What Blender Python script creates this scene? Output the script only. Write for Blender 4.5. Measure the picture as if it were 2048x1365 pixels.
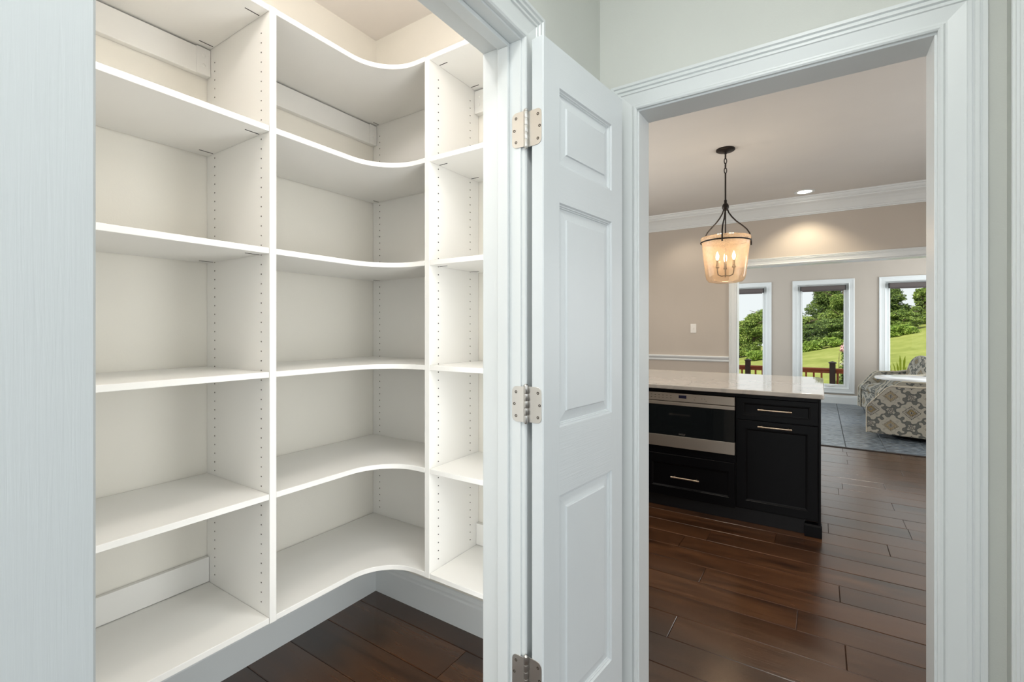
import bpy, bmesh, math, random
import numpy as np
from mathutils import Vector, Matrix, Euler

random.seed(7)
rng = np.random.default_rng(7)
scene = bpy.context.scene
for o in list(bpy.data.objects):
    bpy.data.objects.remove(o)
COL = scene.collection

# ------------------------------------------------------------------ camera, world, sun, big lights, exposure
TH = math.radians(33.217)
SN, CS = math.sin(TH), math.cos(TH)
cam_d = bpy.data.cameras.new('camera')
cam_d.sensor_width = 36.0
cam_d.lens = 941.5 / 2048 * 36.0
cam_d.shift_y = -(682.5 - 659.0) / 2048
cam_d.clip_start = 0.02
cam_d.clip_end = 500
cam = bpy.data.objects.new('camera', cam_d)
COL.objects.link(cam)
cam.location = (0, 0, 1.345)
cam.rotation_euler = (math.radians(90), 0, TH)
scene.camera = cam

world = bpy.data.worlds.new('world')
scene.world = world
world.use_nodes = True
wn = world.node_tree
wn.nodes.clear()
wo = wn.nodes.new('ShaderNodeOutputWorld')
bg = wn.nodes.new('ShaderNodeBackground')
bg.inputs['Color'].default_value = (0.95, 0.975, 1.0, 1)
bg.inputs['Strength'].default_value = 1.0
wn.links.new(bg.outputs[0], wo.inputs[0])

def add_light(name, kind, loc, rot, energy, color, **kw):
    l = bpy.data.lights.new(name, kind)
    l.energy = energy
    l.color = color
    for k, v in kw.items():
        setattr(l, k, v)
    o = bpy.data.objects.new(name, l)
    COL.objects.link(o)
    o.location = loc
    o.rotation_euler = [math.radians(a) for a in rot]
    return o

add_light('sun', 'SUN', (0, 0, 20), (48, 0, -28), 6.2, (1.0, 0.93, 0.80), angle=math.radians(1.5))
# daylight of the windows in the rooms behind and to the right of the camera
add_light('hall_window_light', 'AREA', (-0.1, -2.85, 1.45), (90, 0, 0), 42, (0.92, 0.96, 1.0), shape='RECTANGLE', size=2.2, size_y=1.9)
add_light('side_room_light', 'AREA', (2.25, -0.95, 1.15), (0, 90, 0), 37, (0.90, 0.95, 1.0), shape='RECTANGLE', size=2.1, size_y=2.4)
add_light('hall_ceiling_fill', 'AREA', (-0.05, 0.0, 2.83), (0, 0, 0), 15.5, (0.97, 0.98, 0.95), shape='DISK', size=0.35)  # added fill from above, no lamp is built here
# pantry ceiling lamp
add_light('pantry_lamp_light', 'POINT', (-1.0, 0.62, 2.66), (0, 0, 0), 15, (1.0, 0.965, 0.945), shadow_soft_size=0.09)
# unseen fill lights added inside the pantry, one each side of the opening
add_light('pantry_side_fill', 'AREA', (-0.722, 0.095, 1.22), (0, 90, -42), 3.0, (0.95, 0.985, 1.0), shape='RECTANGLE', size=2.2, size_y=0.09)
add_light('pantry_side_fill', 'AREA', (-0.724, 1.115, 1.22), (0, 90, 0), 9.0, (0.95, 0.985, 1.0), shape='RECTANGLE', size=2.2, size_y=0.24)
add_light('pantry_end_fill', 'AREA', (-1.10, 0.05, 1.15), (90, 0, 0), 3.6, (0.95, 0.985, 1.0), shape='RECTANGLE', size=0.72, size_y=2.2)  # added soft fill at the unseen end wall, no fixture
# kitchen ceiling cans
for i, (x, y) in enumerate(((-2.0, 5.2), (1.6, 5.2), (-2.4, 2.9), (-0.9, 2.6), (1.3, 2.8), (0.4, 4.4))):
    add_light('kitchen_can_light', 'SPOT', (x, y, 2.82), (0, 0, 0), 40, (1.0, 0.90, 0.78), spot_size=math.radians(120), spot_blend=0.7, shadow_soft_size=0.07)
# fill lights added along the solid side walls of sunroom and kitchen
add_light('sunroom_right_fill', 'AREA', (3.44, 8.5, 1.5), (0, 90, 0), 140, (0.90, 0.96, 1.0), shape='RECTANGLE', size=1.9, size_y=3.0)
add_light('sunroom_left_fill', 'AREA', (-3.24, 8.5, 1.5), (0, -90, 0), 80, (0.90, 0.96, 1.0), shape='RECTANGLE', size=1.9, size_y=3.0)
add_light('kitchen_right_fill', 'AREA', (2.24, 3.9, 1.5), (0, 90, 0), 36, (0.95, 0.98, 1.0), shape='RECTANGLE', size=1.4, size_y=2.0)
add_light('kitchen_left_fill', 'AREA', (-3.24, 3.6, 1.7), (0, -90, 0), 58, (1.0, 0.97, 0.93), shape='RECTANGLE', size=1.4, size_y=2.0)

scene.view_settings.view_transform = 'Standard'
scene.view_settings.look = 'None'
scene.view_settings.gamma = 1.0
scene.view_settings.use_curve_mapping = False
scene.view_settings.exposure = 0.0

# ------------------------------------------------------------------ helpers
def lin(r, g, b):
    f = lambda c: (c / 255 / 12.92) if c / 255 <= 0.04045 else ((c / 255 + 0.055) / 1.055) ** 2.4
    return (f(r), f(g), f(b), 1.0)

def new_mat(name):
    m = bpy.data.materials.new(name)
    m.use_nodes = True
    nt = m.node_tree
    return m, nt, nt.nodes['Principled BSDF']

def N(nt, kind, **kw):
    n = nt.nodes.new(kind)
    for k, v in kw.items():
        if k in n.inputs.keys():
            n.inputs[k].default_value = v
        else:
            setattr(n, k, v)
    return n

def math_n(nt, op, a, b=None, c=None):
    n = nt.nodes.new('ShaderNodeMath')
    n.operation = op
    for i, v in enumerate((a, b, c)):
        if v is None:
            continue
        if isinstance(v, (int, float)):
            n.inputs[i].default_value = v
        else:
            nt.links.new(v, n.inputs[i])
    return n.outputs[0]

def ramp(nt, fac, stops, interp='LINEAR'):
    r = nt.nodes.new('ShaderNodeValToRGB')
    r.color_ramp.interpolation = interp
    el = r.color_ramp.elements
    while len(el) > 1:
        el.remove(el[-1])
    el[0].position, el[0].color = stops[0]
    for p, c in stops[1:]:
        e = el.new(p)
        e.color = c
    if fac is not None:
        nt.links.new(fac, r.inputs[0])
    return r.outputs[0]

def paint(name, col, rough=0.5, bump=0.0, bscale=(60, 60, 60), vary=0.02, metallic=0.0, coat=0.0, spec=0.5, detail=2.0):
    """painted surface: faint large scale tone variation and a fine relief"""
    m, nt, b = new_mat(name)
    b.inputs['Roughness'].default_value = rough
    b.inputs['Metallic'].default_value = metallic
    b.inputs['Specular IOR Level'].default_value = spec
    b.inputs['Coat Weight'].default_value = coat
    tc = N(nt, 'ShaderNodeTexCoord')
    nz = N(nt, 'ShaderNodeTexNoise')
    nz.inputs['Scale'].default_value = 2.3
    nt.links.new(tc.outputs['Object'], nz.inputs['Vector'])
    c = lin(*col)
    lo = tuple(max(0, v * (1 - vary)) for v in c[:3]) + (1,)
    hi = tuple(min(1, v * (1 + vary)) for v in c[:3]) + (1,)
    out = ramp(nt, nz.outputs['Fac'], [(0.3, lo), (0.7, hi)])
    nt.links.new(out, b.inputs['Base Color'])
    if bump:
        mp = N(nt, 'ShaderNodeMapping')
        mp.inputs['Scale'].default_value = bscale
        nt.links.new(tc.outputs['Object'], mp.inputs['Vector'])
        n2 = N(nt, 'ShaderNodeTexNoise')
        n2.inputs['Scale'].default_value = 1.0
        n2.inputs['Detail'].default_value = detail
        n2.inputs['Distortion'].default_value = 0.6
        nt.links.new(mp.outputs[0], n2.inputs['Vector'])
        bp = N(nt, 'ShaderNodeBump')
        bp.inputs['Strength'].default_value = bump
        bp.inputs['Distance'].default_value = 0.002
        nt.links.new(n2.outputs['Fac'], bp.inputs['Height'])
        nt.links.new(bp.outputs[0], b.inputs['Normal'])
    return m

class MB:
    """collects geometry; build() links it as ONE mesh object"""
    def __init__(s):
        s.v, s.f, s.mi, s.uv = [], [], [], None
    def add(s, verts, faces, mi=0):
        o = len(s.v)
        s.v.extend([tuple(p) for p in verts])
        s.f.extend([tuple(i + o for i in f) for f in faces])
        s.mi.extend([mi] * len(faces))
    def box(s, x0, x1, y0, y1, z0, z1, mi=0):
        v = [(x0, y0, z0), (x1, y0, z0), (x1, y1, z0), (x0, y1, z0), (x0, y0, z1), (x1, y0, z1), (x1, y1, z1), (x0, y1, z1)]
        s.add(v, [(0, 3, 2, 1), (4, 5, 6, 7), (0, 1, 5, 4), (1, 2, 6, 5), (2, 3, 7, 6), (3, 0, 4, 7)], mi)
        return s
    def prism(s, pts, axis, a0, a1, mi=0):
        """polygon pts (2d) extruded along axis ('x','y','z') from a0 to a1"""
        n = len(pts)
        mk = {'x': lambda p, a: (a, p[0], p[1]), 'y': lambda p, a: (p[0], a, p[1]), 'z': lambda p, a: (p[0], p[1], a)}[axis]
        v = [mk(p, a0) for p in pts] + [mk(p, a1) for p in pts]
        f = [tuple(range(n))[::-1], tuple(range(n, 2 * n))]
        for i in range(n):
            j = (i + 1) % n
            f.append((i, j, n + j, n + i))
        s.add(v, f, mi)
        return s
    def lathe(s, prof, n=24, c=(0, 0, 0), mi=0, closed=False):
        """profile of (r,z) spun round the vertical through c"""
        v, f = [], []
        m = len(prof)
        for i in range(n):
            a = 2 * math.pi * i / n
            for r, z in prof:
                v.append((c[0] + r * math.cos(a), c[1] + r * math.sin(a), c[2] + z))
        for i in range(n):
            j = (i + 1) % n
            for k in range(m - 1 + (1 if closed else 0)):
                l = (k + 1) % m
                f.append((i * m + k, j * m + k, j * m + l, i * m + l))
        s.add(v, f, mi)
        return s
    def tube(s, pts, r, n=8, mi=0, cap=True):
        pts = [Vector(p) for p in pts]
        rs = r if isinstance(r, (list, tuple)) else [r] * len(pts)
        v, f = [], []
        t0 = (pts[1] - pts[0]).normalized()
        up = Vector((0, 0, 1)) if abs(t0.z) < 0.9 else Vector((1, 0, 0))
        nrm = t0.cross(up).normalized()
        for i, p in enumerate(pts):
            t = (pts[min(i + 1, len(pts) - 1)] - pts[max(i - 1, 0)]).normalized()
            nrm = (nrm - t * nrm.dot(t)).normalized()
            b = t.cross(nrm)
            for k in range(n):
                a = 2 * math.pi * k / n
                v.append(p + (nrm * math.cos(a) + b * math.sin(a)) * rs[i])
        for i in range(len(pts) - 1):
            for k in range(n):
                l = (k + 1) % n
                f.append((i * n + k, i * n + l, (i + 1) * n + l, (i + 1) * n + k))
        if cap:
            f.append(tuple(range(n))[::-1])
            f.append(tuple((len(pts) - 1) * n + k for k in range(n)))
        s.add(v, f, mi)
        return s
    def ring_sweep(s, corners, prof, mi=0, closed=False):
        """corners: function u -> list of 3d points at outward offset u and height w; prof: list of (u,w)"""
        rows = [corners(u, w) for u, w in prof]
        m = len(rows[0])
        v = [p for r in rows for p in r]
        f = []
        for i in range(len(rows) - 1):
            for k in range(m if closed else m - 1):
                l = (k + 1) % m
                f.append((i * m + k, i * m + l, (i + 1) * m + l, (i + 1) * m + k))
        if not closed:
            f.append(tuple(i * m for i in range(len(rows))))
            f.append(tuple(i * m + m - 1 for i in range(len(rows)))[::-1])
        s.add(v, f, mi)
        return s
    def build(s, name, mats, parent=None, org=None, bevel=0, smooth=False, seg=2, boxuv=0, fixn=True, loc=None):
        me = bpy.data.meshes.new(name)
        v = s.v
        if org is not None:
            v = [(p[0] - org[0], p[1] - org[1], p[2] - org[2]) for p in v]
        me.from_pydata(v, [], s.f)
        mats = mats if isinstance(mats, (list, tuple)) else [mats]
        for m in mats:
            me.materials.append(m)
        if len(mats) > 1:
            me.polygons.foreach_set('material_index', s.mi)
        if fixn:
            bm = bmesh.new()
            bm.from_mesh(me)
            bmesh.ops.recalc_face_normals(bm, faces=bm.faces)
            bm.to_mesh(me)
            bm.free()
        if boxuv:
            ul = me.uv_layers.new(name='uv')
            for p in me.polygons:
                n = p.normal
                ax = max(range(3), key=lambda k: abs(n[k]))
                for li in p.loop_indices:
                    co = me.vertices[me.loops[li].vertex_index].co
                    uv = ((co.y, co.z), (co.x, co.z), (co.x, co.y))[ax]
                    ul.data[li].uv = (uv[0] / boxuv, uv[1] / boxuv)
        if smooth:
            me.polygons.foreach_set('use_smooth', [True] * len(me.polygons))
        o = bpy.data.objects.new(name, me)
        COL.objects.link(o)
        if parent is not None:
            o.parent = parent
        if loc is not None:
            o.location = loc
        if bevel:
            b = o.modifiers.new('bevel', 'BEVEL')
            b.width = bevel
            b.segments = seg
            b.limit_method = 'ANGLE'
            b.angle_limit = math.radians(40)
            b.harden_normals = False
        if smooth:
            me.set_sharp_from_angle(angle=math.radians(45)) if hasattr(me, 'set_sharp_from_angle') else None
        me.update()
        return o

def tag(o, label=None, cat=None, group=None, kind=None):
    if label: o['label'] = label
    if cat: o['category'] = cat
    if group: o['group'] = group
    if kind: o['kind'] = kind
    return o

def thing(name, loc, label, cat, group=None, rotz=0.0, kind=None):
    o = bpy.data.objects.new(name, None)
    o.empty_display_size = 0.1
    COL.objects.link(o)
    o.location = loc
    o.rotation_euler = (0, 0, rotz)
    return tag(o, label, cat, group, kind)

def struct(o, label=None):
    return tag(o, label, None, None, 'structure')

# ------------------------------------------------------------------ materials
M = {}
M['hall_wall'] = paint('hall_wall_paint', (212, 214, 208), 0.75, 0.15, (220, 220, 220))
M['trim'] = paint('white_trim_paint', (222, 226, 226), 0.35, 0.0)
M['jamb'] = M['trim']
M['door_v'] = paint('door_paint_vertical_grain', (219, 224, 226), 0.38, 0.14, (300, 300, 9), detail=4)
M['door_h'] = paint('door_paint_horizontal_grain', (219, 224, 226), 0.38, 0.2, (9, 9, 300), detail=4)
M['pantry_wall'] = paint('pantry_wall_paint', (226, 222, 212), 0.7, 0.12, (200, 200, 200))
M['pantry_ceiling'] = paint('pantry_ceiling_paint', (232, 226, 220), 0.8)
M['shelf'] = paint('white_melamine', (228, 226, 221), 0.38, 0.0, vary=0.01)
M['hole'] = paint('particleboard_hole_shade', (62, 50, 40), 0.9)  # raw board brown, darkened for the shade inside the drilled holes
M['kitchen_wall'] = paint('greige_wall_paint', (188, 179, 168), 0.7, 0.12, (200, 200, 200))
M['kitchen_ceiling'] = paint('kitchen_ceiling_paint', (212, 209, 204), 0.8)
M['ceiling'] = paint('white_ceiling_paint', (224, 224, 220), 0.8)
M['navy'] = paint('black_navy_cabinet_paint', (7, 8, 11), 0.36, 0.0, vary=0.08, spec=0.18)
M['toe'] = paint('black_toe_kick', (14, 15, 20), 0.5)
M['black_metal'] = paint('oil_rubbed_bronze', (40, 34, 31), 0.45, metallic=0.6)
M['blind'] = paint('grey_brown_blind_fabric', (92, 84, 82), 0.7, 0.3, (300, 300, 300))
M['switch'] = paint('white_plastic', (232, 230, 224), 0.35)
M['dark_gap'] = paint('dark_slot_and_marking', (40, 36, 32), 0.9)  # dark tone of the cam slots and key marks
M['exterior'] = paint('exterior_siding', (196, 190, 180), 0.8)

def metal(name, col, rough, aniso=None):
    m, nt, b = new_mat(name)
    b.inputs['Base Color'].default_value = lin(*col)
    b.inputs['Metallic'].default_value = 1.0
    tc = N(nt, 'ShaderNodeTexCoord')
    mp = N(nt, 'ShaderNodeMapping')
    mp.inputs['Scale'].default_value = aniso or (40, 40, 40)
    nz = N(nt, 'ShaderNodeTexNoise')
    nz.inputs['Scale'].default_value = 1.0
    nz.inputs['Detail'].default_value = 3
    nt.links.new(tc.outputs['Object'], mp.inputs['Vector'])
    nt.links.new(mp.outputs[0], nz.inputs['Vector'])
    nt.links.new(math_n(nt, 'MULTIPLY_ADD', nz.outputs['Fac'], 0.12, rough - 0.06), b.inputs['Roughness'])
    return m
M['nickel'] = metal('satin_nickel', (206, 203, 198), 0.33)
M['screw'] = metal('dark_screw_heads', (92, 84, 76), 0.5)
M['steel'] = metal('brushed_stainless_steel', (188, 180, 169), 0.42, (3, 3, 700))
M['steel'].node_tree.nodes['Principled BSDF'].inputs['Metallic'].default_value = 0.9
M['brass'] = metal('champagne_brass', (208, 192, 170), 0.34)

m, nt, b = new_mat('black_oven_glass')
b.inputs['Base Color'].default_value = (0.008, 0.010, 0.011, 1)
b.inputs['Roughness'].default_value = 0.05
M['black_glass'] = m

m, nt, b = new_mat('display_screen')
b.inputs['Base Color'].default_value = lin(40, 40, 62)
b.inputs['Roughness'].default_value = 0.12
M['display'] = m

def wood_floor():
    m, nt, b = new_mat('dark_hickory_planks')
    tc = N(nt, 'ShaderNodeTexCoord')
    oi = N(nt, 'ShaderNodeObjectInfo')
    off = N(nt, 'ShaderNodeVectorMath', operation='ADD')
    cmb = N(nt, 'ShaderNodeCombineXYZ')
    nt.links.new(math_n(nt, 'MULTIPLY', oi.outputs['Random'], 37.0), cmb.inputs[0])
    nt.links.new(math_n(nt, 'MULTIPLY', oi.outputs['Random'], 91.0), cmb.inputs[1])
    nt.links.new(tc.outputs['Object'], off.inputs[0])
    nt.links.new(cmb.outputs[0], off.inputs[1])
    mp = N(nt, 'ShaderNodeMapping')
    mp.inputs['Scale'].default_value = (1.3, 9, 9)
    nt.links.new(off.outputs[0], mp.inputs['Vector'])
    n1 = N(nt, 'ShaderNodeTexNoise')
    n1.inputs['Scale'].default_value = 1.0
    n1.inputs['Detail'].default_value = 5
    n1.inputs['Distortion'].default_value = 1.2
    nt.links.new(mp.outputs[0], n1.inputs['Vector'])
    mp2 = N(nt, 'ShaderNodeMapping')
    mp2.inputs['Scale'].default_value = (2.2, 6.0, 6)
    nt.links.new(off.outputs[0], mp2.inputs['Vector'])
    n2 = N(nt, 'ShaderNodeTexNoise')
    n2.inputs['Scale'].default_value = 1.0
    n2.inputs['Detail'].default_value = 2
    nt.links.new(mp2.outputs[0], n2.inputs['Vector'])
    mp3 = N(nt, 'ShaderNodeMapping')
    mp3.inputs['Scale'].default_value = (5, 160, 160)
    nt.links.new(off.outputs[0], mp3.inputs['Vector'])
    n3 = N(nt, 'ShaderNodeTexNoise')
    n3.inputs['Scale'].default_value = 1.0
    n3.inputs['Detail'].default_value = 3
    nt.links.new(mp3.outputs[0], n3.inputs['Vector'])
    c1 = ramp(nt, n1.outputs['Fac'], [(0.2, lin(46, 30, 20)), (0.5, lin(70, 46, 31)), (0.8, lin(90, 62, 42))])
    # dark knots and stained patches
    k = ramp(nt, n2.outputs['Fac'], [(0.30, (0.42, 0.40, 0.40, 1)), (0.45, (1, 1, 1, 1))])
    mx = N(nt, 'ShaderNodeMix', data_type='RGBA', blend_type='MULTIPLY')
    mx.inputs[0].default_value = 1.0
    nt.links.new(c1, mx.inputs[6])
    nt.links.new(k, mx.inputs[7])
    hv = N(nt, 'ShaderNodeHueSaturation')
    nt.links.new(mx.outputs[2], hv.inputs['Color'])
    nt.links.new(math_n(nt, 'MULTIPLY_ADD', oi.outputs['Random'], 0.45, 0.75), hv.inputs['Value'])
    hv.inputs['Saturation'].default_value = 1.08
    mx2 = N(nt, 'ShaderNodeMix', data_type='RGBA', blend_type='MULTIPLY')
    mx2.inputs[0].default_value = 0.5
    nt.links.new(hv.outputs[0], mx2.inputs[6])
    nt.links.new(ramp(nt, n3.outputs['Fac'], [(0.35, (0.6, 0.6, 0.6, 1)), (0.6, (1, 1, 1, 1))]), mx2.inputs[7])
    nt.links.new(mx2.outputs[2], b.inputs['Base Color'])
    b.inputs['Coat Weight'].default_value = 0.5
    b.inputs['Coat Roughness'].default_value = 0.24
    nt.links.new(math_n(nt, 'MULTIPLY_ADD', n3.outputs['Fac'], 0.14, 0.17), b.inputs['Roughness'])
    hgt = math_n(nt, 'ADD', math_n(nt, 'MULTIPLY', n1.outputs['Fac'], 1.6), math_n(nt, 'MULTIPLY', n3.outputs['Fac'], 0.35))
    bp = N(nt, 'ShaderNodeBump')
    bp.inputs['Strength'].default_value = 0.16
    bp.inputs['Distance'].default_value = 0.003
    nt.links.new(hgt, bp.inputs['Height'])
    nt.links.new(bp.outputs[0], b.inputs['Normal'])
    return m
M['wood'] = wood_floor()
M['subfloor'] = paint('dark_subfloor', (28, 20, 16), 0.9)

def slate():
    m, nt, b = new_mat('blue_grey_slate_tile')
    tc = N(nt, 'ShaderNodeTexCoord')
    oi = N(nt, 'ShaderNodeObjectInfo')
    off = N(nt, 'ShaderNodeVectorMath', operation='ADD')
    cmb = N(nt, 'ShaderNodeCombineXYZ')
    nt.links.new(math_n(nt, 'MULTIPLY', oi.outputs['Random'], 53.0), cmb.inputs[0])
    nt.links.new(tc.outputs['Object'], off.inputs[0])
    nt.links.new(cmb.outputs[0], off.inputs[1])
    mp = N(nt, 'ShaderNodeMapping')
    mp.inputs['Scale'].default_value = (14, 46, 30)
    nt.links.new(off.outputs[0], mp.inputs['Vector'])
    n1 = N(nt, 'ShaderNodeTexNoise')
    n1.inputs['Scale'].default_value = 1.0
    n1.inputs['Detail'].default_value = 6
    nt.links.new(mp.outputs[0], n1.inputs['Vector'])
    c = ramp(nt, n1.outputs['Fac'], [(0.35, lin(52, 60, 70)), (0.5, lin(92, 104, 116)), (0.65, lin(140, 146, 150))])
    nt.links.new(c, b.inputs['Base Color'])
    b.inputs['Roughness'].default_value = 0.24
    bp = N(nt, 'ShaderNodeBump')
    bp.inputs['Strength'].default_value = 0.8
    bp.inputs['Distance'].default_value = 0.006
    nt.links.new(n1.outputs['Fac'], bp.inputs['Height'])
    nt.links.new(bp.outputs[0], b.inputs['Normal'])
    return m
M['slate'] = slate()
M['grout'] = paint('dark_grout', (70, 74, 78), 0.9)

def quartz():
    m, nt, b = new_mat('polished_white_quartz')
    tc = N(nt, 'ShaderNodeTexCoord')
    nz = N(nt, 'ShaderNodeTexNoise')
    nz.inputs['Scale'].default_value = 2.2
    nz.inputs['Detail'].default_value = 6
    nz.inputs['Distortion'].default_value = 1.6
    nt.links.new(tc.outputs['Object'], nz.inputs['Vector'])
    c = ramp(nt, nz.outputs['Fac'], [(0.42, lin(196, 191, 184)), (0.5, lin(180, 177, 172)), (0.56, lin(198, 193, 186))])
    nt.links.new(c, b.inputs['Base Color'])
    b.inputs['Roughness'].default_value = 0.025
    b.inputs['IOR'].default_value = 2.1
    return m
M['quartz'] = quartz()

def shade_glass():
    """speckled amber glass, clearer towards the bottom"""
    m, nt, b = new_mat('speckled_amber_glass')
    nt.nodes.remove(b)
    out = nt.nodes['Material Output']
    tc = N(nt, 'ShaderNodeTexCoord')
    sp = N(nt, 'ShaderNodeSeparateXYZ')
    nt.links.new(tc.outputs['Object'], sp.inputs[0])
    h = N(nt, 'ShaderNodeMapRange')
    h.inputs['From Min'].default_value = -1.06
    h.inputs['From Max'].default_value = -0.80
    h.inputs['To Min'].default_value = 0.20
    h.inputs['To Max'].default_value = 0.62
    nt.links.new(sp.outputs[2], h.inputs[0])
    nz = N(nt, 'ShaderNodeTexNoise')
    nz.inputs['Scale'].default_value = 330
    nz.inputs['Detail'].default_value = 1
    nt.links.new(tc.outputs['Object'], nz.inputs['Vector'])
    spk = ramp(nt, nz.outputs['Fac'], [(0.40, (0.5, 0.5, 0.5, 1)), (0.60, (1, 1, 1, 1))])
    fac = math_n(nt, 'MULTIPLY', h.outputs[0], spk)
    tr = N(nt, 'ShaderNodeBsdfTransparent')
    tr.inputs['Color'].default_value = (0.97, 0.84, 0.70, 1)
    tl = N(nt, 'ShaderNodeBsdfTranslucent')
    tl.inputs['Color'].default_value = (0.95, 0.72, 0.48, 1)
    df = N(nt, 'ShaderNodeBsdfDiffuse')
    df.inputs['Color'].default_value = (0.80, 0.60, 0.45, 1)
    m1 = N(nt, 'ShaderNodeMixShader')
    m1.inputs[0].default_value = 0.45
    nt.links.new(tl.outputs[0], m1.inputs[1])
    nt.links.new(df.outputs[0], m1.inputs[2])
    m2 = N(nt, 'ShaderNodeMixShader')
    nt.links.new(fac, m2.inputs[0])
    nt.links.new(tr.outputs[0], m2.inputs[1])
    nt.links.new(m1.outputs[0], m2.inputs[2])
    gl = N(nt, 'ShaderNodeBsdfGlossy')
    gl.inputs['Roughness'].default_value = 0.08
    m3 = N(nt, 'ShaderNodeMixShader')
    fr = N(nt, 'ShaderNodeFresnel')
    fr.inputs['IOR'].default_value = 1.4
    nt.links.new(math_n(nt, 'MULTIPLY', fr.outputs[0], 0.7), m3.inputs[0])
    nt.links.new(m2.outputs[0], m3.inputs[1])
    nt.links.new(gl.outputs[0], m3.inputs[2])
    nt.links.new(m3.outputs[0], out.inputs[0])
    return m
M['shade'] = shade_glass()

def emis(name, col, s):
    m, nt, b = new_mat(name)
    b.inputs['Base Color'].default_value = (0.8, 0.8, 0.8, 1)
    b.inputs['Emission Color'].default_value = col
    b.inputs['Emission Strength'].default_value = s
    return m
M['bulb'] = emis('lit_bulb', (1.0, 0.80, 0.55, 1), 14)
M['can_lens'] = emis('lit_downlight', (1.0, 0.92, 0.80, 1), 6)

def pane():
    m, nt, b = new_mat('window_pane_glass')
    nt.nodes.remove(b)
    out = nt.nodes['Material Output']
    tr = N(nt, 'ShaderNodeBsdfTransparent')
    tr.inputs['Color'].default_value = (0.96, 0.98, 0.97, 1)
    gl = N(nt, 'ShaderNodeBsdfGlossy')
    gl.inputs['Roughness'].default_value = 0.01
    fr = N(nt, 'ShaderNodeFresnel')
    fr.inputs['IOR'].default_value = 1.3
    mx = N(nt, 'ShaderNodeMixShader')
    nt.links.new(math_n(nt, 'MULTIPLY', fr.outputs[0], 0.12), mx.inputs[0])
    nt.links.new(tr.outputs[0], mx.inputs[1])
    nt.links.new(gl.outputs[0], mx.inputs[2])
    nt.links.new(mx.outputs[0], out.inputs[0])
    return m
M['pane'] = pane()

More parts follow.
